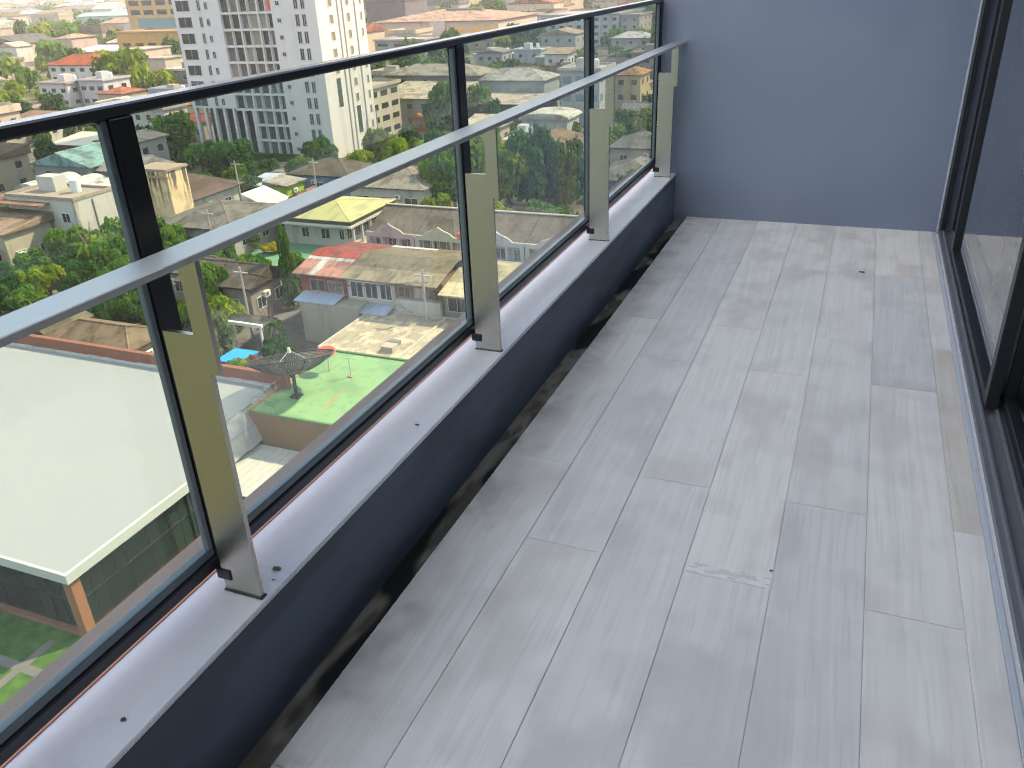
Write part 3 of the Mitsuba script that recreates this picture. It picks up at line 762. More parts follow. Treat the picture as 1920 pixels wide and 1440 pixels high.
def shophouse(label, x0, x1, wc, rc, lowc, wins, eave=6.55, yf=62.5, sheets=None, back=72.0):
    k = thing('shophouse', label, 'shophouse', None)
    part(k, 'wall', bx(x0, yf, G, x1, back, G + eave - 0.1, col=wc), 'm_plaster')
    part(k, 'party_wall', B(tuple(0.9 * q for q in wc)).box(x0 - 0.0, yf + 0.001, G, x0 + 0.2, back - .001, G + eave - 0.05), 'm_plaster')
    if lowc:
        part(k, 'balcony_front', bx(x0 + 0.15, yf - 0.5, G + 3.4, x1 - 0.15, yf - 0.001, G + 4.75, col=lowc), 'm_plaster')
    Yr, Zr, Zb = 66.0, G + eave + 1.0, G + eave - 0.3
    ns = 6 if sheets is None else len(sheets); w = (x1 - x0) / ns
    for i in range(ns):
        a, c = x0 + i * w, x0 + (i + 1) * w - 0.02
        bands = [(yf - 1.2, 63.6), (63.62, Yr)] if sheets is None else [(yf - 1.2, 64.05), (64.07, 64.6), (64.62, Yr)]
        for bi, (ya, yb) in enumerate(bands):
            col = (rc if bi else tuple(min(.7, 1.45 * q) for q in rc)) if sheets is None else sheets[i][bi]
            za, zb = [G + eave + 1.0 * (q - (yf - 1.2)) / (Yr - yf + 1.2) for q in (ya, yb)]
            part(k, 'roof_sheet', B(col).add([(a, ya, za), (c, ya, za), (c, yb, zb), (a, yb, zb), (a, ya, za - .1), (c, ya, za - .1), (c, yb, zb - .1), (a, yb, zb - .1)],
                 [[0, 1, 2], [0, 2, 3], [0, 5, 1], [0, 4, 5], [1, 5, 6], [1, 6, 2], [3, 2, 6], [3, 6, 7], [0, 3, 7], [0, 7, 4], [4, 6, 5], [4, 7, 6]]), 'm_roof')
    part(k, 'roof_slope', B(rc if sheets is None else (0.3, 0.1, 0.09)).add([(x0, Yr + .02, Zr), (x1 - .02, Yr + .02, Zr), (x1 - .02, back + .5, Zb), (x0, back + .5, Zb), (x0, Yr + .02, Zr - .1), (x1 - .02, Yr + .02, Zr - .1), (x1 - .02, back + .5, Zb - .1), (x0, back + .5, Zb - .1)],
         [[0, 1, 2], [0, 2, 3], [4, 6, 5], [4, 7, 6], [0, 3, 7], [0, 7, 4], [1, 5, 6], [1, 6, 2]]), 'm_roof')
    for a, c, z0, z1, col, fr in wins:
        window(k, 'F', yf, a, c, G + z0, G + z1, col, fr)
    FP.append((x0 - 1, yf - 4, x1 + 1, back + 1)); MARKS.append(((x0 + x1) / 2, 66, 'shophouse row'))
    return k


PK, DR, LT = (0.52, 0.27, 0.22), (0.42, 0.1, 0.085), (0.6, 0.58, 0.56)
shophouse('red shophouse with a pink and red sheet roof, left end of the row', -48.3, -43.1, (0.3, 0.1, 0.075), DR, None,
          [(-47.2, -45.5, 4.5, 5.7, DARKGL, (0.4, 0.25, 0.15)), (-45.2, -43.5, 4.5, 5.7, (0.12, 0.12, 0.1), (0.4, 0.25, 0.15))],
          sheets=[(PK, LT, DR), (PK, LT, DR), (LT, LT, DR), (PK, LT, DR), (PK, LT, DR), (PK, LT, DR)])
shophouse('white shophouse with three dark windows and a weathered grey brown roof', -43.05, -37.9, (0.6, 0.6, 0.57), (0.235, 0.2, 0.145), None,
          [(-42.7, -41.3, 4.3, 5.9, DARKGL, WHITE), (-41.1, -39.7, 4.3, 5.9, DARKGL, WHITE), (-39.5, -38.2, 4.3, 5.9, DARKGL, WHITE)])
shophouse('brown fronted shophouse with a white balcony, right of the white shophouse', -37.85, -32.9, (0.25, 0.16, 0.12), (0.25, 0.215, 0.155), (0.6, 0.6, 0.58),
          [(-37.5, -36.2, 4.8, 5.9, DARKGL, (0.3, 0.2, 0.16)), (-35.9, -34.6, 4.8, 5.9, (0.3, 0.28, 0.27), (0.3, 0.2, 0.16)), (-34.4, -33.2, 4.8, 5.9, DARKGL, (0.3, 0.2, 0.16))])
shophouse('grey shophouse with a pale yellow sheet roof, right end of the row', -32.85, -26.5, (0.33, 0.35, 0.33), (0.48, 0.43, 0.28), None,
          [(-32.5, -30.6, 3.9, 5.3, DARKGL, GREY), (-30.4, -28.5, 3.9, 5.3, DARKGL, GREY), (-28.3, -26.8, 3.9, 5.3, DARKGL, GREY)], eave=5.9)
aw = thing('awning', 'dull red sheet awning below the white shophouse balcony', 'awning')
part(aw, 'sheet', B((0.24, 0.12, 0.11)).box(-37.6, 59.4, G + 2.6, -33.0, 61.9, G + 2.7), 'm_sheet')
part(aw, 'brace', B((0.2, 0.2, 0.2)).tube((-37.4, 59.6, G), (-37.4, 59.6, G + 2.6), 0.05, n=6).tube((-33.2, 59.6, G), (-33.2, 59.6, G + 2.6), 0.05, n=6), 'm_paint')
up_ = thing('utility_pole', 'tall pale concrete utility pole before the shophouse row', 'pole')
part(up_, 'shaft', B((0.5, 0.48, 0.44)).tube((-34.0, 61.0, G), (-34.0, 61.0, G + 8.2), 0.14, 0.1, n=8), 'm_plaster')
part(up_, 'crossarm', B((0.4, 0.38, 0.35)).box(-34.9, 60.95, G + 7.6, -33.1, 61.05, G + 7.72), 'm_paint')

# --- the terrace of pastel houses with gables
PINK, CRM, PBL = (0.56, 0.43, 0.42), (0.6, 0.57, 0.45), (0.53, 0.59, 0.62)


def terrace_house(label, x0, x1, wc, gx, wins, rc=(0.19, 0.165, 0.135)):
    k = thing('terrace_house', label, 'terraced house')
    yf = 77.8
    part(k, 'wall', bx(x0, yf, G, x1, 86, G + 5.9, col=wc), 'm_plaster')
    pr = [(x0 + .05, 3.2), (x1 - .05, 3.2), (x1 - .05, 6.1), (gx + 1.9, 6.1), (gx + 1.3, 6.55), (gx + .6, 6.8), (gx, 7.15), (gx - .6, 6.8), (gx - 1.3, 6.55), (gx - 1.9, 6.1), (x0 + .05, 6.1)]
    hole = sbox(x0 + .5, 3.9, x1 - .5, 5.6)
    g = trimesh.creation.extrude_polygon(Polygon(pr).difference(hole), 0.25, engine='earcut')
    g.vertices = np.stack([g.vertices[:, 0], yf - 0.9 + g.vertices[:, 2], G + g.vertices[:, 1]], 1); g.fix_normals()
    part(k, 'gable_front', B(wc).mesh(g), 'm_plaster')
    for q in (x0 + (x1 - x0) * .33, x0 + (x1 - x0) * .67):
        part(k, 'balcony_post', bx(q - .13, yf - .88, G + 3.9, q + .13, yf - .68, G + 5.6, col=wc), 'm_plaster')
    part(k, 'balcony_slab', B(wc).box(x0 + .05, yf - .9, G + 3.0, x1 - .05, yf - .001, G + 3.19), 'm_plaster')
    for a, c, z0, z1, col in wins:
        window(k, 'F', yf, a, c, G + z0, G + z1, col, tuple(min(.7, 1.1 * q) for q in wc))
    n = 6; w = (x1 - x0) / n
    for i in range(n):
        a, c = x0 + i * w, x0 + (i + 1) * w - 0.02
        part(k, 'roof_sheet', B(rc).add([(a, yf - .5, G + 6.0), (c, yf - .5, G + 6.0), (c, 82, G + 7.85), (a, 82, G + 7.85), (a, yf - .5, G + 5.9), (c, yf - .5, G + 5.9), (c, 82, G + 7.75), (a, 82, G + 7.75)],
             [[0, 1, 2], [0, 2, 3], [0, 5, 1], [0, 4, 5], [1, 5, 6], [1, 6, 2], [3, 2, 6], [3, 6, 7], [0, 3, 7], [0, 7, 4], [4, 6, 5], [4, 7, 6]]), 'm_roof')
    part(k, 'roof_slope', B(rc).add([(x0, 82.02, G + 7.85), (x1, 82.02, G + 7.85), (x1, 86.6, G + 6.0), (x0, 86.6, G + 6.0)], [[0, 1, 2], [0, 2, 3], [0, 2, 1], [0, 3, 2]]), 'm_roof')
    part(k, 'ridge_cap', B((0.5, 0.46, 0.4)).box(x0, 81.8, G + 7.86, x1, 82.2, G + 7.98), 'm_plaster')
    FP.append((x0 - 1, yf - 3, x1 + 1, 87)); MARKS.append(((x0 + x1) / 2, 81, 'pastel terrace'))
    return k


terrace_house('pale pink terraced house with a curved gable and columned balcony', -49.6, -43.5, PINK, -46.7, [(-48.9, -47.8, 3.5, 5.3, DARKGL), (-47.3, -46.2, 3.5, 5.3, DARKGL), (-45.6, -44.2, 3.5, 5.3, (0.1, 0.09, 0.09))])
terrace_house('cream terraced house with wide green glazing and a curved gable', -43.45, -36.9, CRM, -40.6, [(-42.9, -41.1, 3.4, 5.4, (0.06, 0.1, 0.09)), (-40.9, -39.2, 3.4, 5.4, (0.13, 0.19, 0.17)), (-38.4, -37.3, 3.6, 5.3, DARKGL)])
terrace_house('pale blue white terraced house with a curved gable, right of the cream one', -36.85, -30.6, PBL, -33.8, [(-36.3, -35.3, 3.8, 5.2, (0.2, 0.24, 0.26)), (-34.7, -32.7, 3.9, 5.2, (0.08, 0.09, 0.1)), (-32.2, -31.2, 3.8, 5.2, (0.15, 0.17, 0.18))])
terrace_house('white terraced house at the far right end of the pastel row', -30.55, -24.0, WHITE, -27.3, [(-29.6, -27.6, 3.8, 5.2, DARKGL), (-26.9, -25.2, 3.8, 5.2, DARKGL)])
for x, y, z, s, txt in ((-38.0, 77.0, 6.4, .32, 'red ball shaped tank on the cream terraced house eave'), (-34.6, 77.0, 6.9, .34, 'red ball shaped tank on the pale blue terraced house gable')):
    t = thing('red_tank', txt, 'tank')
    e = trimesh.creation.icosphere(2, s); e.apply_translation([x, y, G + z + .1]); part(t, 'ball', B((0.6, 0.05, 0.05)).mesh(e), 'm_paint')
    part(t, 'stand', bx(x - .2, y - .2, G + z - .4, x + .2, y + .2, G + z - .1, col=(0.4, 0.1, 0.1)), 'm_paint')

# --- the villa with the yellow green hip roof
vl = thing('villa', 'white villa with a pale yellow green hip roof and dark eaves', 'villa')
vx0, vx1, vy0, vy1 = -70.2, -58.3, 87.2, 99.2
YG = (0.47, 0.46, 0.2)
part(vl, 'wall', bx(vx0 + .9, vy0 + .9, G, vx1 - 1.6, vy1 - .9, G + 3.3, col=(0.62, 0.63, 0.58)), 'm_plaster')
part(vl, 'roof', roof_mesh('hip', vx0, vy0, vx1, vy1, G + 3.75, 1.15, YG, 0.0, 0.1), 'm_sheet')
labels[vl + '__roof'] = {'label': 'pale yellow green sheet hip roof'}
part(vl, 'eave', bx(vx0 + .05, vy0 + .05, G + 3.32, vx1 - .05, vy1 - .05, G + 3.64, col=(0.045, 0.045, 0.04)), 'm_paint')
part(vl, 'cornice', bx(vx0 - .6, vy0 - .4, G + 2.95, vx1 + .2, vy1 + .1, G + 3.2, col=(0.62, 0.64, 0.6)), 'm_plaster')
for i in range(6):
    y = vy0 + 0.6 + i * 2.1
    part(vl, 'column', bx(vx1 - .3, y - .14, G, vx1 - .02, y + .14, G + 2.94, col=(0.62, 0.63, 0.6)), 'm_plaster')
part(vl, 'verandah_floor', bx(vx1 - 1.59, vy0, G, vx1 + .5, vy1, G + .45, col=(0.55, 0.54, 0.48)), 'm_plaster')
for (a, c) in ((-66.6, -65.4), (-63.6, -62.2), (-60.8, -60.0)):
    window(vl, 'F', vy0 + .9, a, c, G + 1.0, G + 2.4, DARKGL)
for i in range(5):
    y = vy0 + 1.2 + i * 2.1
    window(vl, 'R', vx1 - 1.6, y, y + 1.2, G + 0.9, G + 2.6, DARKGL)
FP.append((vx0 - 2, vy0 - 6, vx1 + 2, vy1 + 1)); MARKS.append((-63.5, 93, 'yellow green villa'))
struct('courtyard', B().quad((-74, 78.5, G + .05), (-58.5, 78.5, G + .05), (-58.5, 88.0, G + .05), (-74, 88.0, G + .05)).get()[:2], 'm_field')
for i in range(5):
    pass

# --- other neighbours, near to far
H_ = house
H_('brown roofed house', 'low house with a broad dark brown roof, left of the columnar tree', -63.5, 62.5, -54.8, 68.5, 4.0, 'gx', 1.4, (0.35, 0.3, 0.26), (0.17, 0.145, 0.125), 2, 2)
H_('brown roofed house', 'small grey brown roofed wing left of the broad brown roof', -70.5, 66.0, -64.2, 71.0, 3.4, 'gx', 1.2, (0.4, 0.36, 0.3), (0.19, 0.17, 0.15), 1, 1)
H_('parapet house', 'tan brown roofed house just behind the brick red parapet', -66.0, 47.6, -56.0, 52.0, 3.4, 'hip', 1.1, (0.4, 0.34, 0.28), (0.25, 0.19, 0.135), 2, 1)
H_('parapet house', 'grey gabled annex with a stone edged gable behind the red parapet', -72.0, 48.6, -66.8, 53.0, 3.2, 'gy', 1.3, (0.3, 0.28, 0.25), (0.2, 0.175, 0.13), 1, 1)
k = H_('old white house', 'old white house with a blank sunlit side wall and brown eaves', -101.0, 73.6, -89.2, 80.0, 8.0, 'flat', 0.3, (0.6, 0.6, 0.57), (0.42, 0.36, 0.3), 3, 0, over=0.1)
part(k, 'eave', bx(-106, 71.9, G + 7.4, -93.5, 76.0, G + 7.62, col=(0.34, 0.22, 0.17)), 'm_roof')
part(k, 'gutter_pipe', B((0.25, 0.24, 0.22)).tube((-89.12, 76.4, G), (-89.12, 76.4, G + 7.7), 0.1, n=6), 'm_paint')
k = H_('old white house', 'stained old house with a tan lean-to roof beside the white side wall', -105.5, 66.4, -93.8, 73.2, 5.6, 'sy', 0.9, (0.5, 0.46, 0.37), (0.36, 0.26, 0.2), 3, 2)
part(k, 'balcony', B((0.12, 0.11, 0.11)).box(-105.5, 65.5, G + 2.9, -96, 66.39, G + 3.1), 'm_plaster')
H_('old white house', 'small white lean-to house in front of the stained old house', -104, 61.5, -95.2, 65.3, 3.2, 'sy', 0.6, (0.58, 0.57, 0.54), (0.3, 0.27, 0.24), 2, 1)
k = thing('stained_block', 'tall narrow block with heavily stained ochre walls behind the thick black post', 'building')
part(k, 'wall', bx(-90.7, 85.8, G, -85.4, 89.6, G + 9.2), 'm_stained')
part(k, 'roof', B((0.42, 0.34, 0.26)).box(-90.9, 85.6, G + 9.201, -85.2, 89.8, G + 9.5), 'm_flat')
part(k, 'cornice', B((0.42, 0.3, 0.22)).box(-91, 85.5, G + 8.3, -85.1, 85.79, G + 8.6), 'm_plaster')
FP.append((-92, 84, -84, 91)); MARKS.append((-88, 87.5, 'stained block'))
H_('wide grey roof', 'wide low house with a plain grey hip roof behind the handrail', -84.0, 80.5, -71.5, 93.0, 3.7, 'hip', 1.5, (0.42, 0.41, 0.38), (0.215, 0.205, 0.19), 3, 3)
k = H_('brown hip roof', 'white walled house with a big dark brown hip roof', -100.5, 91.2, -87.4, 101.5, 4.0, 'hip', 2.6, (0.66, 0.66, 0.62), (0.15, 0.115, 0.1), 2, 2, over=0.9)
part(k, 'lean_to', B((0.55, 0.5, 0.36)).box(-94.5, 88.2, G + 2.9, -88.6, 90.9, G + 3.05), 'm_sheet')
part(k, 'lean_to_wall', bx(-94.3, 88.6, G, -88.8, 90.9, G + 2.89, col=(0.45, 0.47, 0.46)), 'm_plaster')
H_('lime green house', 'tiny lime green house with one dark window', -84.0, 104.2, -80.4, 108.6, 3.4, 'sx', 0.5, (0.36, 0.58, 0.08), (0.4, 0.38, 0.34), 1, 1)
H_('lime green house', 'low shed with a light blue sheet roof left of the lime green house', -89.2, 105.6, -84.5, 111.0, 2.9, 'sy', 0.5, (0.2, 0.3, 0.5), (0.43, 0.5, 0.62), 1, 1, mroof='m_sheet')
k = H_('blue hoardings', 'house with a weathered grey hip roof and bright blue hoardings', -84.5, 111.0, -73.5, 119.5, 3.6, 'hip', 1.8, (0.2, 0.32, 0.6), (0.16, 0.145, 0.12), 3, 2)
H_('small white gable', 'little house with a bright white sheet roof beside the handrail', -79.4, 93.6, -76.0, 98.0, 3.2, 'sx', 1.6, (0.42, 0.38, 0.3), (0.72, 0.71, 0.62), 1, 1, mroof='m_sheet')
H_('small white gable', 'little house with a rusty brown roof next to the bright white one', -75.9, 98.5, -72.6, 102.5, 3.0, 'gy', 0.9, (0.45, 0.35, 0.28), (0.32, 0.16, 0.1), 1, 1)
H_('tan bungalow', 'white bungalow with a tan and grey hip roof in front of big trees', -69.2, 104.6, -57.0, 115.5, 3.9, 'hip', 2.1, (0.6, 0.6, 0.55), (0.36, 0.33, 0.28), 3, 3, ww=2.2)
for i, (a, c) in enumerate(((-117.2, -112.2), (-111.9, -106.9), (-106.6, -101.8))):
    H_('vaulted white houses', f'white house with a barrel vaulted roof, {["left", "middle", "right"][i]} of three alike', a, 87.2, c, 95.5, 4.4, 'barrel', 1.5, (0.6, 0.62, 0.58), (0.6, 0.62, 0.6), 2, 1, over=0.1, group='vaulted white houses')
H_('teal gable', 'long house with a faded teal gable roof behind the vaulted houses', -125, 97.5, -112.5, 106, 6.3, 'gy', 2.0, (0.3, 0.3, 0.3), (0.24, 0.4, 0.4), 2, 2)
H_('teal gable', 'grey gabled house right of the faded teal roof', -111.8, 98.5, -104.0, 106, 5.6, 'gx', 1.8, (0.3, 0.29, 0.28), (0.33, 0.32, 0.31), 2, 2)
H_('cream long roof', 'long low workshop with a cream roof and rusty red walls', -152, 124, -131, 132, 3.8, 'sy', 1.0, (0.24, 0.13, 0.1), (0.6, 0.54, 0.4), 4, 2, mroof='m_sheet')
H_('red awning house', 'white two storey house with a red awning left of the white tower', -156, 150.5, -146.5, 158, 6.5, 'flat', 0.4, (0.6, 0.6, 0.57), (0.4, 0.38, 0.34), 3, 2)
H_('red awning house', 'low house with a rusty red roof left of the white tower base', -144.5, 150, -135.5, 157, 4.2, 'gx', 1.3, (0.4, 0.36, 0.32), (0.33, 0.1, 0.075), 3, 2)

# --- the white apartment tower
tw = thing('apartment_tower', 'tall white apartment tower with a grid of windows', 'tower')
TX0, TX1, TY0, TY1, TH = -126.1, -93.5, 137.74, 154.2, 62.0
TWC, TWR = (0.72, 0.71, 0.70), (0.70, 0.67, 0.60)
zc = G + 9.2
part(tw, 'core', B(TWC).box(TX0, 138.25, zc, -103, TY1, G + TH).box(-111, 138.25, G, -103, TY1, zc).box(TX0, 142.5, G, -111, TY1, zc).box(-103, TY0, G, TX1, TY1, G + TH), 'm_facade')
part(tw, 'pier', bx(TX0, TY0, zc, -115.35, 138.249, G + TH, col=TWC), 'm_facade')
for k in range(7):
    x = TX0 + 0.25 + k * 2.38
    part(tw, 'lobby_column', bx(x, TY0 + 0.02, G, x + 0.5, TY0 + 0.75, zc - 0.001, col=TWC), 'm_facade')
part(tw, 'lobby_glass', B((0.05, 0.065, 0.07)).box(TX0 + .1, 142.38, G, -111, 142.49, zc - .01), 'm_window')
r5 = np.random.default_rng(5)
PITCH, NF = 2.9, 13
for k in range(NF + 7):
    z = G + 0.15 + k * PITCH
    x0 = -115.34 if k >= 3 else -111.0
    part(tw, 'slab', bx(x0, TY0 - 0.03, z, -103.01, 138.24, z + 0.3, col=TWC), 'm_facade')
for i, x in enumerate((-115.3, -113.0, -110.9, -108.8, -106.6, -104.7, -103.25)):
    part(tw, 'fin', bx(x, TY0 - 0.05, G if x > -111 else zc, x + (0.3 if i % 2 == 0 else 0.15), 138.23, G + TH, col=TWC), 'm_facade')
BAY = [(-115.0, -113.0), (-112.8, -110.9), (-110.55, -108.8), (-108.55, -106.6), (-106.3, -104.7), (-104.45, -103.25)]
for k in range(NF):
    z0, z1 = G + 0.5 + k * PITCH, G + 3.0 + k * PITCH
    for a, c in BAY:
        if k < 3 and a < -111:
            continue
        u = r5.uniform()
        col = ((0.04, 0.07, 0.085) if u < .8 else (0.1, 0.13, 0.14)) if k < 5 else ((0.035, 0.035, 0.035) if u < .45 else (0.2, 0.18, 0.15) if u < .7 else (0.1, 0.095, 0.085) if u < .95 else (0.5, 0.09, 0.06))
        window(tw, 'F', 138.25, a + .02, c - .02, z0, z1, col, (0.35, 0.36, 0.36), 2, small=True)
    zz = [(-125.3, -122.0, .35, 2.3)] if k >= 3 else []
    zz += [(-120.2, -119.4, .4, 2.3), (-118.5, -117.7, .6, 1.9)] if k >= 3 else []
    zz += [(-102.2, -101.3, 0.9, 1.7), (-98.2, -97.25, .2, 2.3), (-96.7, -95.8, .2, 2.3)]
    for a, c, d0, d1 in zz:
        window(tw, 'F', TY0, a, c, z0 + d0, z0 + d1, (0.035, 0.035, 0.035) if k > 4 else (0.05, 0.075, 0.085), (0.4, 0.41, 0.42), 2)
    for a, c, ok in ((141.6, 142.9, k >= 5), (147.6, 148.7, k >= 3), (152.4, 153.2, True)):
        if ok and not (k in (6,) and a > 150):
            window(tw, 'R', TX1, a, c, z0 + .3, z0 + 1.9, (0.16, 0.15, 0.12), (0.5, 0.47, 0.4), 1)
for y in (144.6, 146.2, 150.6):
    part(tw, 'facade_rib', bx(TX1 + 0.001, y, G, TX1 + 0.22, y + 0.35, G + TH, col=TWR), 'm_facade')
for (y, k0) in ((141.4, 3), (147.4, 1)):
    part(tw, 'stair_glazing', bx(TX1 + .001, y, G + 0.6 + k0 * PITCH, TX1 + .05, y + 1.4, G + 0.6 + (k0 + 2) * PITCH - .6, col=(0.06, 0.08, 0.08)), 'm_window')
FP.append((TX0 - 2, TY0 - 3, TX1 + 2, TY1 + 2)); MARKS.append((-110, 138, 'white tower'))
hg = B()
struct('hedge', B((0.05, 0.1, 0.03)).box(-111.5, 134.2, G, -100.0, 135.6, G + 1.3), 'm_leaf', 'stuff', 'clipped green hedge at the foot of the white apartment tower')

# --- middle distance
H_('open storey block', 'low cream block with open dark bays attached to the right of the white tower', -112, 155.5, -95.6, 168.5, 10.6, 'flat', 0.5, (0.55, 0.51, 0.42), (0.45, 0.42, 0.36), 0, 3, storeys=4, ww=3.2, wh=1.7, cat='building', sp='car_park_block')
H_('cream long hall', 'long cream hall with a dark clerestory band behind the low block', -105, 173, -86.5, 190, 6.6, 'sy', 1.7, (0.36, 0.35, 0.32), (0.5, 0.45, 0.35), 5, 2, cat='building', sp='market_hall')
H_('cream long hall', 'upper dark banded clerestory block of the cream hall', -112, 191, -86.3, 203, 9.5, 'hip', 2.0, (0.2, 0.21, 0.21), (0.34, 0.32, 0.27), 8, 2, cat='building', sp='market_hall')
H_('grey blue long hall', 'long low hall with a cream roof edge and dark open side', -86, 178, -66, 190, 5.0, 'sy', 0.7, (0.09, 0.1, 0.11), (0.5, 0.45, 0.38), 6, 2, cat='building', sp='market_hall')
H_('grey blue long hall', 'long grey blue glazed block above the cream edged hall', -88, 192, -70, 203, 8.3, 'hip', 2.2, (0.36, 0.42, 0.43), (0.42, 0.42, 0.4), 7, 2, cat='building', sp='market_hall', wcol=(0.2, 0.25, 0.27))
H_('orange stall', 'small stall with an orange tarpaulin roof beside the cream block', -93.6, 169.5, -90.0, 173, 3.0, 'gy', 0.8, (0.42, 0.16, 0.06), (0.5, 0.22, 0.06), 1, 1, cat='stall', sp='market_stall')
H_('orange stall', 'small stall with a yellow sheet roof right of the orange stall', -89.6, 169.0, -85.8, 172.5, 3.4, 'sx', 0.8, (0.36, 0.36, 0.34), (0.6, 0.42, 0.1), 1, 1, cat='stall', sp='market_stall')
H_('curved white roof', 'white house with a gently curved white roof among trees', -64, 162, -54.4, 170, 4.6, 'barrel', 1.1, (0.55, 0.58, 0.58), (0.62, 0.63, 0.58), 2, 1, over=0.6)
H_('flat white house', 'small white house with a flat bright roof and two square windows', -55.6, 132, -49.6, 138.5, 5.8, 'flat', 0.15, (0.58, 0.61, 0.63), (0.72, 0.7, 0.64), 2, 1, storeys=1, over=0.35, ww=.9, wh=1.0, h0=0)
H_('cream house', 'cream house with a brown single pitched roof right of the flat white house', -49.2, 127, -43.0, 142.5, 4.8, 'sx', 1.6, (0.62, 0.59, 0.47), (0.25, 0.19, 0.14), 1, 2)
H_('modern villa', 'modern grey white multi storey villa with blue glazing', -62.5, 182, -53.6, 193, 11.5, 'flat', 0.5, (0.48, 0.5, 0.5), (0.5, 0.49, 0.46), 3, 3, wcol=(0.13, 0.19, 0.24), ww=2.3, wh=1.7)
H_('modern villa', 'cream yellow wing with an orange roof right of the modern villa', -53.0, 192, -47.0, 201, 9.6, 'hip', 1.3, (0.62, 0.5, 0.3), (0.5, 0.3, 0.17), 2, 2)
H_('gabled cottage', 'white gabled cottage just left of the third steel bracket', -45.0, 120.5, -39.2, 128, 3.4, 'gx', 1.6, (0.62, 0.6, 0.52), (0.6, 0.57, 0.47), 2, 2)
H_('grey slate roofs', 'grey roofed house by the far end of the railing', -39.5, 141, -30.0, 150, 3.6, 'hip', 2.0, (0.45, 0.45, 0.42), (0.23, 0.235, 0.225), 2, 2)
H_('grey slate roofs', 'low grey roofed house nearest the far railing bracket', -35.4, 119, -26, 131.5, 3.2, 'hip', 1.9, (0.4, 0.4, 0.37), (0.26, 0.26, 0.24), 2, 2)
H_('grey slate roofs', 'pale blue house with a grey ridge roof behind the railing end', -46, 172, -38, 180, 4.2, 'gx', 1.8, (0.5, 0.54, 0.56), (0.25, 0.26, 0.26), 2, 2)
H_('concrete block', 'grey concrete block with square windows near the end wall', -61.5, 240, -50, 252, 9.5, 'flat', 0.5, (0.34, 0.35, 0.33), (0.3, 0.3, 0.28), 4, 2, cat='building')
pl = thing('pool', 'kidney shaped garden pool with pale rim near the far railing', 'pool')
t = np.linspace(0, 2 * math.pi, 33)[:-1]
kp = Polygon([(-37.6 + 1.4 * math.cos(a) * (1 - .25 * math.cos(a - .4)) + .6 * math.sin(a), 134.2 + 4.6 * math.sin(a)) for a in t]).buffer(0)
for nm, pg, z, col, mm in (('rim', kp.buffer(.5).difference(kp), .12, (0.5, 0.5, 0.44), 'm_plaster'), ('water', kp, .08, (0.09, 0.17, 0.15), 'm_window')):
    g = trimesh.creation.extrude_polygon(pg, z, engine='earcut'); g.apply_translation([0, 0, G + .02]); part(pl, nm, B(col).mesh(g), mm)
FP.append((-41, 128, -34.6, 140))

# --- far landmarks
H_('red roofed house', 'white three storey house with a red hip roof and balconies', -262, 221, -240, 234, 9.0, 'hip', 3.0, (0.64, 0.63, 0.6), (0.38, 0.11, 0.06), 5, 3, ww=2.2)
H_('white row houses', 'white two storey house at the left below the red roof', -229.5, 188.5, -218, 199, 7.0, 'flat', 0.4, (0.6, 0.59, 0.58), (0.36, 0.34, 0.33), 3, 2, ww=1.9)
H_('white row houses', 'pale grey house with deep balconies beside the big yellow green trees', -216.8, 191.8, -207.2, 202, 7.5, 'flat', 0.4, (0.52, 0.53, 0.55), (0.45, 0.47, 0.48), 3, 2, ww=2.0)
H_('grey garage', 'grey walled house with a white roof edge left of the white tower', -211, 221, -200.5, 233, 7.2, 'flat', 0.5, (0.26, 0.26, 0.26), (0.6, 0.6, 0.58), 2, 2)
H_('blank cream wall', 'tall blank cream building behind the big trees', -282, 275, -271, 290, 9.2, 'flat', 0.3, (0.55, 0.47, 0.38), (0.5, 0.44, 0.38), 0, 0, cat='building')
H_('blank cream wall', 'blank beige building right of the blank cream one', -249, 251, -238.5, 262, 8.0, 'flat', 0.3, (0.5, 0.46, 0.38), (0.45, 0.4, 0.35), 0, 0, cat='building')
H_('white long shed', 'long white shed with a bright white roof beyond the red roofed house', -357, 316, -316, 334, 5.4, 'sy', 1.6, (0.4, 0.4, 0.42), (0.7, 0.68, 0.64), 0, 0, cat='building', mroof='m_sheet')
k = H_('orange building', 'broad orange ochre building with dark strip windows', -328, 318, -268, 342, 13.0, 'flat', 0.6, (0.62, 0.37, 0.12), (0.5, 0.34, 0.18), 7, 2, ww=5.2, cat='building', storeys=3)
for i in range(4):
    window(k, 'F', 318, -325 + i * 7.5, -320 + i * 7.5, G + 7.2, G + 8.7, DARKGL, (0.6, 0.4, 0.15), small=True)
for i in range(5):
    window(k, 'F', 318, -292 + i * 4.6, -289 + i * 4.6, G + 3.2, G + 5.2, DARKGL, (0.6, 0.4, 0.15), small=True)
k = H_('orange building', 'taller ochre building with window rows and a blue glass storey', -352, 352, -290, 380, 32.0, 'flat', 0.6, (0.6, 0.43, 0.22), (0.5, 0.36, 0.2), 0, 0, cat='building')
for s_ in range(3):
    for i in range(7):
        window(k, 'F', 352, -350 + i * 8.6, -343.6 + i * 8.6, G + 19.2 + s_ * 4.2, G + 21.6 + s_ * 4.2, DARKGL, CREAM, small=True)
part(k, 'glass_storey', bx(-346, 351.85, G + 12.2, -291, 351.99, G + 17.4, col=(0.1, 0.22, 0.24)), 'm_window')
part(k, 'string_course', bx(-352.3, 351.6, G + 17.8, -290, 351.99, G + 18.5, col=(0.65, 0.48, 0.27)), 'm_plaster')
k = H_('pink hall', 'broad pinkish hall with ochre window bands and a low hip roof', -236, 398, -168, 452, 11.0, 'hip', 4.5, (0.62, 0.5, 0.42), (0.42, 0.31, 0.26), 0, 0, cat='building', over=1.0)
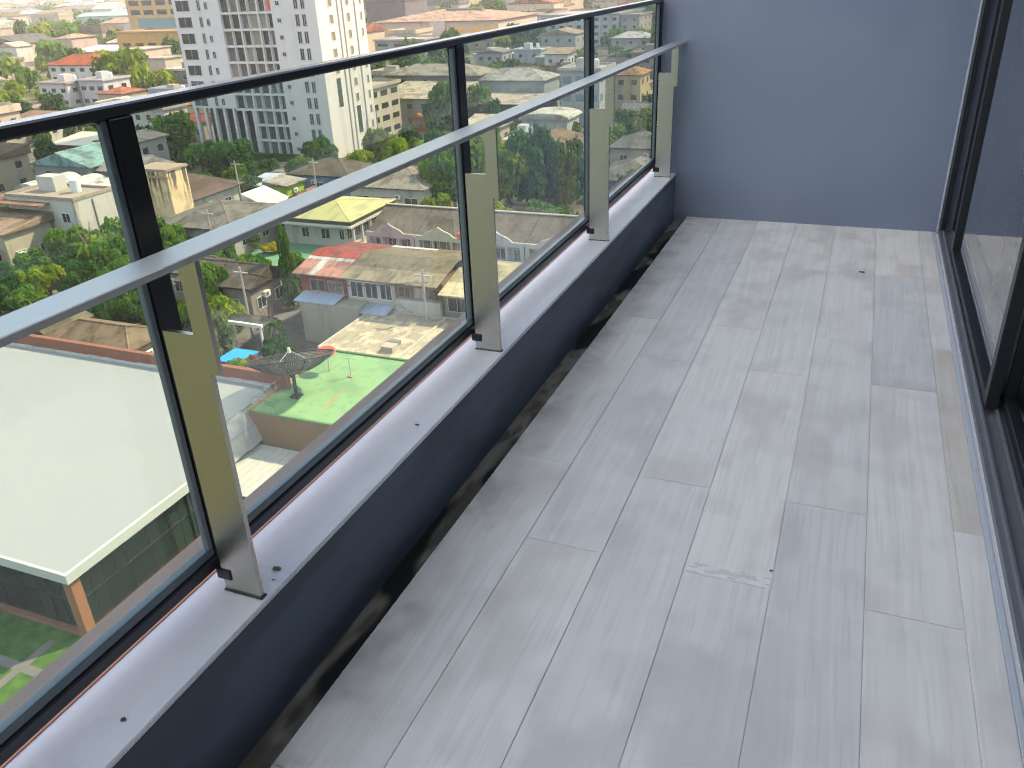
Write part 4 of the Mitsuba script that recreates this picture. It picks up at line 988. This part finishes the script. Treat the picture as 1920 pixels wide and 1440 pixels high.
for i in range(8):
    a = -232 + i * 8
    window(k, 'F', 398, a, a + 6.6, G + 5.6, G + 8.4, (0.5, 0.3, 0.1), (0.6, 0.5, 0.4), small=True)
    window(k, 'F', 398, a, a + 6.6, G + 1.6, G + 3.4, (0.3, 0.2, 0.12), (0.6, 0.5, 0.4), small=True)
part(k, 'pier', bx(-204, 396.8, G, -196, 397.99, G + 11.4, col=(0.66, 0.58, 0.52)), 'm_plaster')
part(k, 'roof_monitor', bx(-206, 420, G + 13.4, -186, 424, G + 15.6, col=(0.25, 0.22, 0.18)), 'm_plaster')
H_('grey box building', 'grey boxy building with a dark strip window before the pink hall', -201.5, 338, -177.5, 358, 6.6, 'flat', 0.6, (0.27, 0.29, 0.33), (0.33, 0.33, 0.33), 3, 1, ww=5, cat='building', storeys=2)
H_('dark block', 'dark greyish block peeping out right of the white tower', -256, 424, -232, 450, 20.0, 'flat', 0.6, (0.18, 0.17, 0.19), (0.2, 0.19, 0.2), 0, 0, cat='building')
k = H_('apartment slab', 'white five storey apartment slab seen through the third glass pane', -142, 386, -105, 430, 12.5, 'flat', 0.6, (0.6, 0.62, 0.63), (0.33, 0.33, 0.34), 9, 4, storeys=4, ww=2.0, wh=1.6, cat='building')
for i in range(10):
    part(k, 'fin', bx(-142 + i * 4.05, 385.3, G, -141.5 + i * 4.05, 385.99, G + 12.4, col=(0.62, 0.64, 0.65)), 'm_plaster')
H_('beige block', 'beige block with balcony bands right of the white apartment slab', -104.6, 387, -96, 410, 12.0, 'flat', 0.5, (0.46, 0.41, 0.36), (0.4, 0.37, 0.33), 2, 3, cat='building')
H_('blue grey cubes', 'pale blue grey box house, left of three behind the second black post', -132.5, 290, -117, 300, 5.0, 'flat', 0.4, (0.5, 0.56, 0.57), (0.55, 0.58, 0.58), 3, 1)
H_('blue grey cubes', 'pale blue grey box house, middle of three behind the second black post', -116, 288, -106, 297, 6.6, 'flat', 0.4, (0.48, 0.56, 0.6), (0.5, 0.56, 0.58), 2, 1)
H_('blue grey cubes', 'flat roofed grey box house, right of three behind the second black post', -105, 280, -94.5, 291, 4.8, 'flat', 0.4, (0.33, 0.36, 0.38), (0.42, 0.47, 0.5), 2, 1)
H_('green sports hall', 'long hall with a faded green roof beyond the playing field', -760, 690, -690, 716, 8.0, 'gx', 3.0, (0.3, 0.42, 0.36), (0.28, 0.47, 0.36), 0, 0, cat='building', mroof='m_sheet')
H_('green sports hall', 'long white roofed hall behind the faded green one', -900, 830, -760, 860, 9.0, 'gx', 3.0, (0.5, 0.5, 0.48), (0.66, 0.66, 0.6), 0, 0, cat='building', mroof='m_sheet')
H_('green sports hall', 'lavender grey roofed hall right of the faded green one', -690, 770, -600, 800, 9.0, 'gx', 3.0, (0.5, 0.42, 0.4), (0.55, 0.55, 0.6), 0, 0, cat='building', mroof='m_sheet')
struct('playing_field', B().quad((-790, 560, G + .05), (-560, 500, G + .05), (-520, 640, G + .05), (-780, 690, G + .05)).get()[:2], 'm_field')
FP.append((-790, 500, -520, 690))
struct('tower_lawn', B().quad((-91.5, 156, G + .06), (-84, 156, G + .06), (-84, 168, G + .06), (-91.5, 168, G + .06)).get()[:2], 'm_field')
tp = thing('tarpaulin', 'bright blue tarpaulin stretched behind the brick red parapet', 'tarpaulin')
part(tp, 'sheet', B((0.03, 0.26, 0.55)).box(-50.4, 51.4, G + 1.45, -47.6, 54.2, G + 1.5), 'm_paint')
for x, y in ((-50.3, 51.5), (-47.7, 51.5), (-50.3, 54.1), (-47.7, 54.1)):
    part(tp, 'pole', B((0.3, 0.3, 0.3)).tube((x, y, G), (x, y, G + 1.45), 0.04, n=6), 'm_paint')
cp = thing('carport', 'dark carport with a white beam and posts under the garden trees', 'carport')
part(cp, 'beam', bx(-54.4, 56.4, G + 2.7, -48.9, 56.7, G + 3.0, col=(0.6, 0.62, 0.62)), 'm_paint')
part(cp, 'roof', bx(-54.4, 56.71, G + 2.72, -48.9, 58.9, G + 2.82, col=(0.07, 0.075, 0.075)), 'm_plaster')
for x, y in ((-54.2, 56.5), (-52.2, 56.5), (-49.1, 56.5), (-54.2, 58.7), (-49.1, 58.7)):
    part(cp, 'post', bx(x - .1, y - .08, G, x + .1, y + .08, G + 2.699, col=(0.55, 0.56, 0.56)), 'm_paint')
FP.append((-55.5, 55, -48, 61.5)); MARKS.append((-51.5, 58, 'carport'))


def car(x, y, deg, col, label):
    k = thing('parked_car', label, 'car', 'cars parked among the houses')
    M = trimesh.transformations.rotation_matrix(math.radians(deg), [0, 0, 1]); M[:3, 3] = [x, y, G + .02]

    def put(name, b, m):
        v, f, c = b.get(); v = v @ M[:3, :3].T + M[:3, 3]
        key = numbered(k + '__' + name); scene[key] = mikit.ply((v, f), m, uv=encode(c))
    pr = Polygon([(-2.1, .3), (2.1, .3), (2.15, .6), (1.95, .85), (1.0, .95), (-1.9, 1.0), (-2.12, .8)]); g = trimesh.creation.extrude_polygon(pr, 1.7, engine='earcut')
    g.vertices = np.stack([g.vertices[:, 0], g.vertices[:, 2] - .85, g.vertices[:, 1]], 1); g.fix_normals(); put('body', B(col).mesh(g), 'm_window')
    pr = Polygon([(-1.6, .98), (1.0, .96), (.35, 1.42), (-1.15, 1.44)]); g = trimesh.creation.extrude_polygon(pr, 1.5, engine='earcut')
    g.vertices = np.stack([g.vertices[:, 0], g.vertices[:, 2] - .75, g.vertices[:, 1]], 1); g.fix_normals(); put('window', B((0.03, 0.035, 0.04)).mesh(g), 'm_window')
    put('roof', B(col).box(-1.1, -.7, 1.425, .3, .7, 1.47), 'm_window')
    for a in (-1.3, 1.3):
        for s_ in (-.82, .82):
            put('wheel', B((0.02, 0.02, 0.02)).tube((a, s_ - .1, .32), (a, s_ + .1, .32), .32, n=12), 'm_paint')


for x, y, dg, col, lb in ((-83.5, 129.5, 20, (0.6, 0.6, 0.6), 'white car parked among the trees at the foot of the white tower'), (-80.2, 127.8, 25, (0.35, 0.36, 0.38), 'silver car parked beside the white one near the tower'),
                          (-76.5, 126.6, 15, (0.55, 0.55, 0.53), 'off white car farther right in the same parking row'), (-73.6, 72.0, 70, (0.08, 0.08, 0.09), 'black car standing on the road left of the brown roofed house'),
                          (-120, 156.0, -5, (0.5, 0.5, 0.5), 'pale car on the road left of the white tower'), (-53.4, 72, 90, (0.5, 0.12, 0.08), 'red car in the lane left of the red shophouse')):
    car(x, y, dg, col, lb)
for x, y, lb in ((-70.5, 75.8, 'pale concrete pole by the green courtyard'), (-86.6, 100.9, 'pale concrete pole by the big dark brown hip roof'), (-75.0, 104.4, 'pale concrete pole by the tan hip roofed bungalow'), (-52.2, 58.8, 'pale concrete pole by the white beamed carport'), (-92, 152, 'pale concrete pole beside the open cream block')):
    k = thing('utility_pole', lb, 'pole')
    part(k, 'shaft', B((0.5, 0.48, 0.44)).tube((x, y, G), (x, y, G + 7.6), 0.13, 0.09, n=8), 'm_plaster')
    part(k, 'crossarm', B((0.4, 0.38, 0.35)).box(x - .8, y - .05, G + 7.0, x + .8, y + .05, G + 7.12), 'm_paint')
for n_, (p, q, lb) in enumerate((((-70.5, 75.8), (-52.2, 58.8), 'sagging cable between the courtyard pole and the carport pole'), ((-52.2, 58.8), (-34.0, 61.0), 'sagging cable between the carport pole and the shophouse pole'), ((-86.6, 100.9), (-75.0, 104.4), 'sagging cable between the poles behind the villa'))):
    k = numbered('overhead_cable'); b = B((0.02, 0.02, 0.02)); N = 12
    for o in (-.5, 0, .5):
        pts = [(p[0] + (q[0] - p[0]) * i / N + o, p[1] + (q[1] - p[1]) * i / N, G + 7.1 - 3.2 * (i / N) * (1 - i / N)) for i in range(N + 1)]
        for a, c in zip(pts[:-1], pts[1:]):
            b.tube(a, c, 0.02, n=4)
    v, f, c = b.get(); scene[k] = mikit.ply((v, f), 'm_paint', uv=encode(c)); labels[k] = {'label': lb, 'category': 'cable'}

# ---------------------------------------------------------------- trees
TINT = {'d': (0.042, 0.1, 0.024), 'm': (0.085, 0.165, 0.024), 'y': (0.165, 0.23, 0.022), 'l': (0.14, 0.18, 0.075), 'Y': (0.3, 0.27, 0.02), 'o': (0.26, 0.1, 0.03)}
TWORD = {'d': 'dark green', 'm': 'mid green', 'y': 'yellow green', 'l': 'pale grey green', 'Y': 'bright yellow', 'o': 'orange flowering'}


def crown_mesh(seed, n, leaf, tint, columnar=False):
    """Leaf clumps through a crown of radius 1 and height 1 above z = 0."""
    r = np.random.default_rng(seed)
    k = 20
    a = r.uniform(0, 2 * np.pi, k); u = r.uniform(0, 1, k)
    if columnar:
        cz = np.linspace(0.1, 0.92, k); cr = 0.55 * (1 - cz) ** 0.4 * r.uniform(0.3, 1, k); rad = 0.30 + 0.12 * (1 - cz)
    else:
        cz = 0.28 + 0.56 * u; cr = np.sqrt(np.clip(1 - ((cz - 0.5) / 0.55) ** 2, 0.05, 1)) * r.uniform(0.25, 0.72, k); rad = r.uniform(0.24, 0.40, k)
    c = np.stack([np.cos(a) * cr, np.sin(a) * cr, cz], 1)
    w = rad ** 2 / (rad ** 2).sum()
    i = r.choice(k, n, p=w)
    d = r.normal(size=(n, 3)); d /= np.linalg.norm(d, axis=1, keepdims=True)
    d[:, 2] = np.abs(d[:, 2]) * np.where(r.uniform(size=n) < 0.72, 1, -1)
    rr = rad[i] * r.uniform(0.62, 1.08, n) ** 0.6
    hz = 0.62 if not columnar else 0.5
    p = c[i] + d * rr[:, None] * [1, 1, hz]
    nr = d + 0.55 * r.normal(size=(n, 3)); nr[:, 2] += 0.35; nr /= np.linalg.norm(nr, axis=1, keepdims=True)
    t1 = np.cross(nr, r.normal(size=(n, 3))); t1 /= np.linalg.norm(t1, axis=1, keepdims=True); t2 = np.cross(nr, t1)
    s = leaf * r.uniform(0.6, 1.35, n)[:, None]
    v = np.stack([p - t1 * s, p - t2 * s * 0.55, p + t1 * s, p + t2 * s * 0.55], 1).reshape(-1, 3)
    v[:, 2] = np.maximum(v[:, 2], 0.03)
    q = np.arange(n)[:, None] * 4
    f = np.vstack([q + [0, 1, 2], q + [0, 2, 3]])
    clump = r.uniform(0.7, 1.35, k)[i] * r.uniform(0.75, 1.3, n)
    hue = r.normal(0, 0.16, (n, 1)) + r.normal(0, .1, k)[i][:, None]
    col = np.array(tint) * clump[:, None] * np.clip(1 + hue * [1.2, 0.5, -0.4], 0.4, 1.8)
    return v, f, np.clip(np.repeat(col, 4, axis=0), 0.004, 0.6)


def trunk_mesh(seed):
    r = np.random.default_rng(seed); b = B()
    b.tube((0, 0, 0), (0.02, 0.01, 0.4), 0.075, 0.05, n=7)
    for k in range(5):
        a = k * 1.26 + r.uniform(0, .5); q = r.uniform(.3, .5)
        b.tube((0.02, 0.01, 0.34), (math.cos(a) * q, math.sin(a) * q, r.uniform(.6, .78)), 0.04, 0.012, n=5)
    return b.get()[:2]


def palm_mesh(seed, tint):
    r = np.random.default_rng(seed); b = B(tint)
    for k in range(15):
        a = k * 2 * np.pi / 15 + r.uniform(-.15, .15); el = r.uniform(-0.1, 0.9); L = r.uniform(.85, 1.1)
        prev = np.array([0, 0, 0.72]); hd = np.array([math.cos(a), math.sin(a), 0]); sd = np.array([-hd[1], hd[0], 0])
        for i in range(6):
            t = (i + 1) / 6
            p = np.array([0, 0, 0.72]) + hd * L * t * math.cos(el * (1 - t * .5)) + np.array([0, 0, 1]) * (0.36 * math.sin(el) * t * 1.4 - 0.36 * t * t)
            w = 0.13 * math.sin(math.pi * (0.12 + 0.85 * t)) + 0.02
            for s in (-1, 1):
                col = np.array(tint) * r.uniform(.7, 1.3)
                b.add([prev, p, p + sd * s * w - [0, 0, w * .35], prev + sd * s * w - [0, 0, w * .35]], [[0, 1, 2], [0, 2, 3]], col)
            prev = p
    return b.get()


PLY = {}


def tree_ply(kind, tint, var, far):
    k = (kind, tint, var, far)
    if k not in PLY:
        if kind == 'palm':
            v, f, c = palm_mesh(var + 3, TINT[tint])
        else:
            v, f, c = crown_mesh(var * 7 + (50 if far else 0) + len(tint), 900 if far else 3200, 0.13 if far else 0.075, TINT[tint], kind == 'columnar')
        PLY[k] = mikit.ply((v, f), 'm_leaf', uv=encode(c))
        PLY[('trunk', var)] = PLY.get(('trunk', var)) or mikit.ply(trunk_mesh(var), 'm_bark')
    return PLY[k], PLY[('trunk', var)]


TALL = {'count': 0}


def plant_tree(x, y, r, h, tint, kind, var):
    d = math.hypot(x, y); far = d > 170
    bush = h < 2.4 and kind == 'round'
    name = 'palm_tree' if kind == 'palm' else 'shrub' if bush else 'tree'
    key = numbered(name)
    cr, tr = tree_ply(kind, tint, var, far)
    rot = (x * 37 + y * 91) % 360
    r, h = r * 1.3, h * 1.2; r = max(r, (0.46 if kind == 'round' else 0.0) * h); rr = r; h0 = 0.0
    to = T().translate([x, y, G]).rotate([0, 0, 1], rot)
    scene[numbered(key + '__crown')] = {**cr, 'to_world': to @ T().scale([rr, rr, h])}
    if not bush:
        tw_ = min(rr, h * 0.6)
        scene[numbered(key + '__trunk')] = {**tr, 'to_world': to @ T().scale([tw_, tw_, h * (1.0 if kind != 'palm' else 1.75)])}
    m = min(MARKS, key=lambda q: (q[0] - x) ** 2 + (q[1] - y) ** 2)
    md = math.hypot(m[0] - x, m[1] - y)
    word = ('palm' if kind == 'palm' else 'columnar tree' if kind == 'columnar' else 'shrub' if bush else ('tall tree' if h > 7.5 else 'tree'))
    rel = 'beside' if md < 14 else 'near' if md < 45 else 'near'
    side = 'in front of' if (d < math.hypot(m[0], m[1]) - 4) else 'behind' if d > math.hypot(m[0], m[1]) + 4 else rel
    side = side if md < 60 else 'beyond' if d > math.hypot(m[0], m[1]) else 'before'
    labels[key] = {'label': f'{TWORD[tint]} {word} {side} the {m[2]}', 'category': 'shrub' if bush else 'palm' if kind == 'palm' else 'tree'}
    POS[key] = math.atan2(x, y)
    FP.append((x - r * .8, y - r * .8, x + r * .8, y + r * .8))


POS = {}
FT = []


def far_tree(x, y, r, h, tint):
    v, f, c = crown_mesh(int(abs(x) * 3 + y) % 997, 190, 0.26, TINT[tint])
    FT.append((v * [r, r, h] + [x, y, G], f, c))
    FP.append((x - r * .8, y - r * .8, x + r * .8, y + r * .8))


TREES = [
    (-539.0, 460.1, 5.6, 10.9, 'y', 'round'), (-577.1, 507.7, 8.6, 9.3, 'm', 'round'), (-554.7, 504.0, 5.4, 9.1, 'm', 'round'), (-550.3, 518.3, 9.2, 9.3, 'd', 'round'),
    (-528.5, 467.5, 3.2, 3.8, 'y', 'round'), (-384.5, 327.6, 6.1, 8.1, 'm', 'round'), (-400.7, 355.3, 3.9, 4.7, 'y', 'round'), (-614.3, 612.2, 5.7, 4.7, 'y', 'round'),
    (-432.1, 412.2, 4.4, 4.2, 'y', 'round'), (-221.3, 208.5, 4.7, 10.7, 'm', 'round'), (-213.9, 209.1, 4.9, 11.5, 'y', 'round'), (-211.0, 216.6, 3.4, 6.1, 'y', 'round'),
    (-220.7, 202.7, 2.5, 2.8, 'y', 'round'), (-332.5, 277.7, 2.3, 4.0, 'y', 'round'), (-364.6, 339.8, 2.6, 4.0, 'd', 'round'), (-305.6, 332.4, 2.7, 4.2, 'y', 'round'),
    (-223.6, 195.7, 2.9, 2.1, 'y', 'round'), (-173.1, 139.5, 1.7, 3.3, 'm', 'round'), (-169.3, 144.1, 1.6, 3.6, 'l', 'round'), (-149.2, 119.9, 2.0, 4.2, 'd', 'round'),
    (-150.0, 129.3, 1.1, 1.9, 'd', 'round'), (-128.6, 125.0, 3.4, 6.7, 'd', 'round'), (-121.3, 125.4, 3.6, 6.5, 'd', 'round'), (-110.6, 120.1, 3.2, 5.1, 'd', 'round'),
    (-104.0, 120.6, 3.5, 5.2, 'd', 'round'), (-92.0, 106.7, 2.0, 4.9, 'm', 'round'), (-88.5, 106.7, 1.7, 3.4, 'd', 'round'), (-84.4, 85.9, 1.3, 2.1, 'm', 'round'),
    (-86.8, 90.8, 1.3, 1.9, 'd', 'round'), (-85.3, 92.3, 1.1, 1.6, 'y', 'round'), (-84.4, 83.4, 0.8, 1.7, 'y', 'round'), (-73.5, 83.3, 0.7, 1.9, 'l', 'round'),
    (-71.7, 83.8, 1.2, 2.7, 'l', 'round'), (-74.4, 81.2, 0.9, 1.5, 'm', 'round'), (-74.4, 78.4, 1.0, 1.6, 'm', 'round'), (-68.3, 83.2, 1.1, 1.2, 'Y', 'round'),
    (-53.6, 67.5, 1.0, 7.1, 'm', 'columnar'), (-83.9, 69.5, 2.0, 4.7, 'm', 'palm'), (-85.3, 74.2, 1.8, 3.1, 'd', 'round'), (-84.4, 63.3, 1.6, 2.9, 'y', 'round'),
    (-84.7, 67.3, 1.5, 2.8, 'd', 'round'), (-72.1, 58.7, 1.4, 2.3, 'y', 'round'), (-68.9, 59.3, 1.6, 3.9, 'd', 'round'), (-70.1, 51.4, 2.4, 3.4, 'y', 'round'),
    (-71.7, 68.7, 1.0, 2.7, 'y', 'round'), (-84.5, 81.9, 1.8, 2.2, 'y', 'round'), (-59.7, 63.2, 1.8, 5.1, 'm', 'round'), (-59.1, 67.6, 1.6, 4.2, 'm', 'round'),
    (-51.8, 53.8, 1.2, 3.6, 'l', 'round'), (-49.4, 58.3, 1.2, 2.9, 'm', 'palm'), (-60.2, 52.7, 1.0, 2.1, 'y', 'round'), (-45.9, 54.4, 1.2, 2.6, 'd', 'round'),
    (-46.8, 52.0, 0.6, 1.6, 'o', 'round'), (-47.6, 56.2, 0.6, 1.3, 'o', 'round'), (-57.1, 110.6, 3.5, 6.6, 'm', 'round'), (-46.4, 111.2, 1.7, 8.8, 'y', 'round'), (-42.6, 113.3, 2.4, 8.8, 'd', 'round'),
    (-38.8, 114.2, 2.4, 8.2, 'd', 'round'), (-46.3, 115.7, 1.5, 6.4, 'l', 'palm'), (-60.4, 131.3, 1.6, 6.3, 'y', 'round'), (-54.9, 110.5, 1.3, 6.9, 'm', 'round'),
    (-38.9, 113.6, 2.0, 3.3, 'm', 'round'), (-41.2, 165.3, 3.7, 5.2, 'm', 'round'), (-52.0, 198.9, 3.0, 4.0, 'm', 'round'), (-54.3, 219.5, 2.6, 7.4, 'd', 'round'),
    (-83.6, 169.7, 1.5, 9.3, 'm', 'round'), (-81.8, 181.2, 3.4, 6.6, 'm', 'round'), (-64.0, 171.4, 2.3, 2.8, 'd', 'round'), (-67.4, 167.7, 2.5, 2.4, 'm', 'round'),
    (-57.3, 167.4, 3.2, 2.9, 'm', 'round'), (-85.3, 164.2, 2.6, 6.0, 'd', 'round'), (-85.8, 173.5, 1.9, 4.5, 'm', 'round'), (-98.3, 198.5, 2.3, 6.1, 'd', 'round'),
    (-148.7, 295.8, 4.5, 6.1, 'd', 'round'), (-154.3, 278.7, 5.8, 5.9, 'm', 'round'), (-135.4, 272.8, 2.4, 3.3, 'd', 'round'), (-84.3, 137.5, 1.4, 4.8, 'l', 'round'),
    (-81.4, 138.0, 1.6, 4.5, 'l', 'round'), (-82.4, 128.6, 2.3, 3.4, 'y', 'round'), (-81.3, 119.5, 2.0, 3.1, 'y', 'round'), (-97.8, 302.5, 4.7, 5.0, 'y', 'round'),
    (-104.5, 273.5, 4.0, 3.7, 'm', 'round'), (-128.7, 310.1, 2.6, 4.5, 'y', 'round'), (-150.0, 372.9, 5.1, 8.4, 'd', 'round'), (-139.5, 371.9, 5.6, 9.2, 'd', 'round'),
    (-296.7, 788.9, 14.4, 9.0, 'm', 'round'), (-107.3, 443.9, 4.7, 13.0, 'm', 'round'), (-209.6, 520.8, 3.5, 3.1, 'y', 'round'), (-388.0, 700.4, 9.4, 12.3, 'd', 'round'),
    (-391.9, 709.6, 4.8, 7.8, 'y', 'round'), (-324.2, 765.4, 6.6, 9.8, 'm', 'round'), (-334.7, 735.6, 6.7, 7.3, 'm', 'round'), (-319.8, 729.4, 5.4, 7.2, 'm', 'round'),
    (-449.8, 852.1, 8.2, 9.7, 'd', 'round'), (-426.9, 841.3, 8.3, 9.5, 'd', 'round'), (-79.4, 289.2, 2.7, 6.1, 'm', 'round'), (-67.0, 183.3, 2.4, 3.2, 'd', 'round'),
    (-76.9, 176.2, 2.1, 5.2, 'd', 'round'), (-46.3, 194.9, 1.9, 4.1, 'd', 'round'), (-95.4, 131.5, 2.0, 1.6, 'd', 'round'),
]

_r = np.random.default_rng(31)
for (xa, xb, ya, yb, n_, rr_) in ((-90, -74, 56, 78, 22, 2.3), (-73, -66, 52, 64, 9, 1.7), (-84, -71, 77.5, 79.6, 9, 1.3), (-64, -54.5, 58.5, 61.8, 7, 1.6), (-73, -60, 71.5, 77.5, 9, 1.3), (-58, -54.6, 69.5, 76, 6, 1.4),
                                  (-56, -49, 52.2, 55.6, 5, 1.0), (-66, -30, 117, 126, 12, 2.4), (-92, -72, 120, 126, 8, 1.9)):
    for _ in range(n_):
        r_ = rr_ * _r.uniform(.6, 1.1)
        TREES.append((round(float(_r.uniform(xa, xb)), 1), round(float(_r.uniform(ya, yb)), 1), round(r_, 2), round(r_ * float(_r.uniform(1.5, 2.2)), 2), ['d', 'm', 'm', 'y'][_r.integers(4)], 'round'))
TREES += [(-217, 211, 6.4, 11.5, 'y', 'round'), (-205.5, 214, 3.8, 7.2, 'y', 'round'), (-212, 203, 2.6, 3.6, 'm', 'round'), (-262, 205, 3.4, 4.6, 'y', 'round'),
          (-250, 208, 3.0, 4.0, 'm', 'round'), (-243, 200, 2.6, 3.4, 'y', 'round'), (-290, 250, 4.2, 6.0, 'm', 'round'), (-283, 244, 3.4, 5.0, 'd', 'round'), (-300, 268, 4.4, 6.0, 'y', 'round'),
          (-234, 222, 3.0, 4.4, 'd', 'round'), (-322, 300, 4.0, 5.4, 'm', 'round'), (-310, 306, 3.8, 5.0, 'y', 'round'), (-262, 262, 3.6, 5.2, 'm', 'round'), (-228, 240, 3.2, 5.0, 'm', 'round')]
for i, (x, y, r, h, tint, kind) in enumerate(TREES):
    if math.hypot(x, y) > 480:
        far_tree(x, y, r * 1.3, h * 1.2, tint)
    else:
        plant_tree(x, y, r, h, tint, kind, i % 4)


# ---------------------------------------------------------------- houses and trees that fill the districts between
HOUSE_FREE = [(-330, 165, -196, 335), (-345, 300, -160, 320), (-74, 98, -28, 150), (-90, 40, -60, 76)]


def free(x0, y0, x1, y1):
    return all(x1 < a or x0 > c or y1 < b_ or y0 > d for a, b_, c, d in FP)


rf = np.random.default_rng(21)
ROOFS = [('grey', (0.27, 0.26, 0.25)), ('brown', (0.22, 0.16, 0.12)), ('rust red', (0.36, 0.15, 0.1)), ('white', (0.62, 0.61, 0.57)), ('cream', (0.52, 0.46, 0.36)), ('pale blue', (0.36, 0.45, 0.52)), ('dark grey', (0.15, 0.15, 0.155)), ('tan', (0.38, 0.3, 0.22))]
WALLS = [('white', (0.6, 0.6, 0.57)), ('cream', (0.56, 0.49, 0.38)), ('grey', (0.38, 0.38, 0.37)), ('pinkish', (0.52, 0.42, 0.38)), ('beige', (0.46, 0.4, 0.32))]
nfill = 0
for (d0, d1, step, smin, smax, hmin, hmax, keep) in ((62, 170, 11, 5, 9, 3, 6, 0.18), (170, 300, 16, 7, 13, 3.5, 8, 0.75), (300, 520, 27, 11, 22, 4, 10, 0.72), (520, 1150, 47, 20, 42, 5, 13, 0.66)):
    d = d0
    while d < d1:
        w = step / d; a = math.radians(-66) + rf.uniform(0, w)
        while a < math.radians(-12.5):
            az, dd = a + rf.uniform(-.3, .3) * w, d + rf.uniform(-.3, .3) * step; a += w
            if rf.uniform() > keep:
                continue
            x, y = math.sin(az) * dd, math.cos(az) * dd
            sx, sy = rf.uniform(smin, smax), rf.uniform(smin, smax) * .8; H = rf.uniform(hmin, hmax)
            rn, rc = ROOFS[rf.integers(len(ROOFS))]; wn, wc = WALLS[rf.integers(len(WALLS))]; rk = ['hip', 'gx', 'gy', 'sy', 'flat', 'flat'][rf.integers(6)]
            j = rf.uniform(.85, 1.15)
            if any(a_ < x < c_ and b_ < y < d_ for a_, b_, c_, d_ in HOUSE_FREE):
                continue
            if not free(x - sx / 2 - 1, y - sy / 2 - 1, x + sx / 2 + 1, y + sy / 2 + 1):
                continue
            m = min(MARKS, key=lambda q: (q[0] - x) ** 2 + (q[1] - y) ** 2) if nfill else None
            key = H_('', '', x - sx / 2, y - sy / 2, x + sx / 2, y + sy / 2, H, rk, rf.uniform(.1, .22) * min(sx, sy), tuple(q * j for q in wc), tuple(q * j for q in rc), 2 if dd < 300 else 3, 2, mark=False,
                     cat='house' if dd < 300 else 'building', sp='house' if dd < 300 else 'building')
            m = min(MARKS, key=lambda q: (q[0] - x) ** 2 + (q[1] - y) ** 2)
            md = math.hypot(m[0] - x, m[1] - y); dm = math.hypot(m[0], m[1])
            side = 'in front of' if dd < dm - 5 else 'behind' if dd > dm + 5 else 'beside'
            if md > 70:
                side = 'beyond' if dd > dm else 'before'
            rt = {'hip': 'hip roof', 'gx': 'ridge roof', 'gy': 'gable roof', 'sy': 'sloping roof', 'flat': 'flat roof'}[rk]
            labels[key]['label'] = f'{wn} {"house" if dd < 300 else "building"} with {rn} {rt} {side} the {m[2]}'
            POS[key] = math.atan2(x, y); nfill += 1
        d += step
for (d0, d1, step, keep, rmax) in ((56, 175, 5.6, .85, 2.8), (175, 310, 11, .7, 4.2), (310, 620, 19, .8, 6.5), (620, 1150, 40, .8, 10.0), (1150, 3200, 95, .7, 20.0)):
    d = d0
    while d < d1:
        w = step / d; a = math.radians(-66) + rf.uniform(0, w)
        while a < math.radians(-12.5 if d < 1100 else -28):
            az, dd = a + rf.uniform(-.35, .35) * w, d + rf.uniform(-.35, .35) * step; a += w
            if rf.uniform() > keep:
                continue
            x, y = math.sin(az) * dd, math.cos(az) * dd; r = rf.uniform(.45, 1) * rmax
            if not free(x - r, y - r, x + r, y + r):
                continue
            h, tint = r * rf.uniform(1.2, 2.0), ['d', 'd', 'm', 'm', 'y'][rf.integers(5)]
            if dd < 310:
                plant_tree(x, y, r, h, tint, 'round', int(rf.integers(4)))
            else:
                far_tree(x, y, r, min(h, 13), tint)
        d += step
vs, fs, cs, n_ = [], [], [], 0
for v, f, c in FT:
    vs.append(v); fs.append(f + n_); cs.append(c); n_ += len(v)
scene['treeline'] = mikit.ply((np.vstack(vs), np.vstack(fs)), 'm_leaf', uv=encode(np.vstack(cs)))
labels['treeline'] = {'kind': 'stuff', 'label': 'scattered far trees between the distant roofs'}
tb, rb = B(), B()
d = 1150.0
while d < 3400:
    w = 62 / d * (d / 1150) ** .5; a = math.radians(-66)
    while a < math.radians(-28):
        az, dd = a + rf.uniform(-.35, .35) * w, d + rf.uniform(-25, 25); a += w
        if rf.uniform() > .7:
            continue
        x, y = math.sin(az) * dd, math.cos(az) * dd; sx, sy, H = rf.uniform(24, 62), rf.uniform(20, 40), rf.uniform(6, 16)
        wc = np.array(WALLS[rf.integers(len(WALLS))][1]); rc = np.array(ROOFS[rf.integers(len(ROOFS))][1])
        tb.box(x, y, G, x + sx, y + sy, G + H, wc)
        rb.add([(x - 1, y - 1, G + H + .05), (x + sx + 1, y - 1, G + H + .05), (x + sx + 1, y + sy + 1, G + H + .05), (x - 1, y + sy + 1, G + H + .05), (x + 5, y + sy / 2, G + H + 4), (x + sx - 5, y + sy / 2, G + H + 4)],
               [[0, 1, 5], [0, 5, 4], [1, 2, 5], [2, 3, 4], [2, 4, 5], [3, 0, 4]], rc)
    d += 58 * (d / 1150) ** .6
v, f, c = tb.get(); scene['town__wall'] = mikit.ply((v, f), 'm_facade', uv=encode(c))
v, f, c = rb.get(); scene['town__roof'] = mikit.ply((v, f), 'm_roof', uv=encode(c))
labels['town'] = {'kind': 'stuff', 'label': 'far town of countless roofs fading towards the horizon'}
labels['town__wall'] = {'kind': 'stuff'}; labels['town__roof'] = {'kind': 'stuff'}

# every label singles out one thing: alike ones are told apart by their order from left to right
ORD = 'first second third fourth fifth sixth seventh eighth ninth tenth eleventh twelfth thirteenth fourteenth fifteenth sixteenth seventeenth eighteenth nineteenth twentieth'.split()
same = {}
for k in POS:
    same.setdefault(labels[k]['label'], []).append(k)
for lab, ks in same.items():
    if len(ks) > 1:
        for i, k in enumerate(sorted(ks, key=POS.get)):
            labels[k]['label'] = f'{lab}, {ORD[i]} such from left'
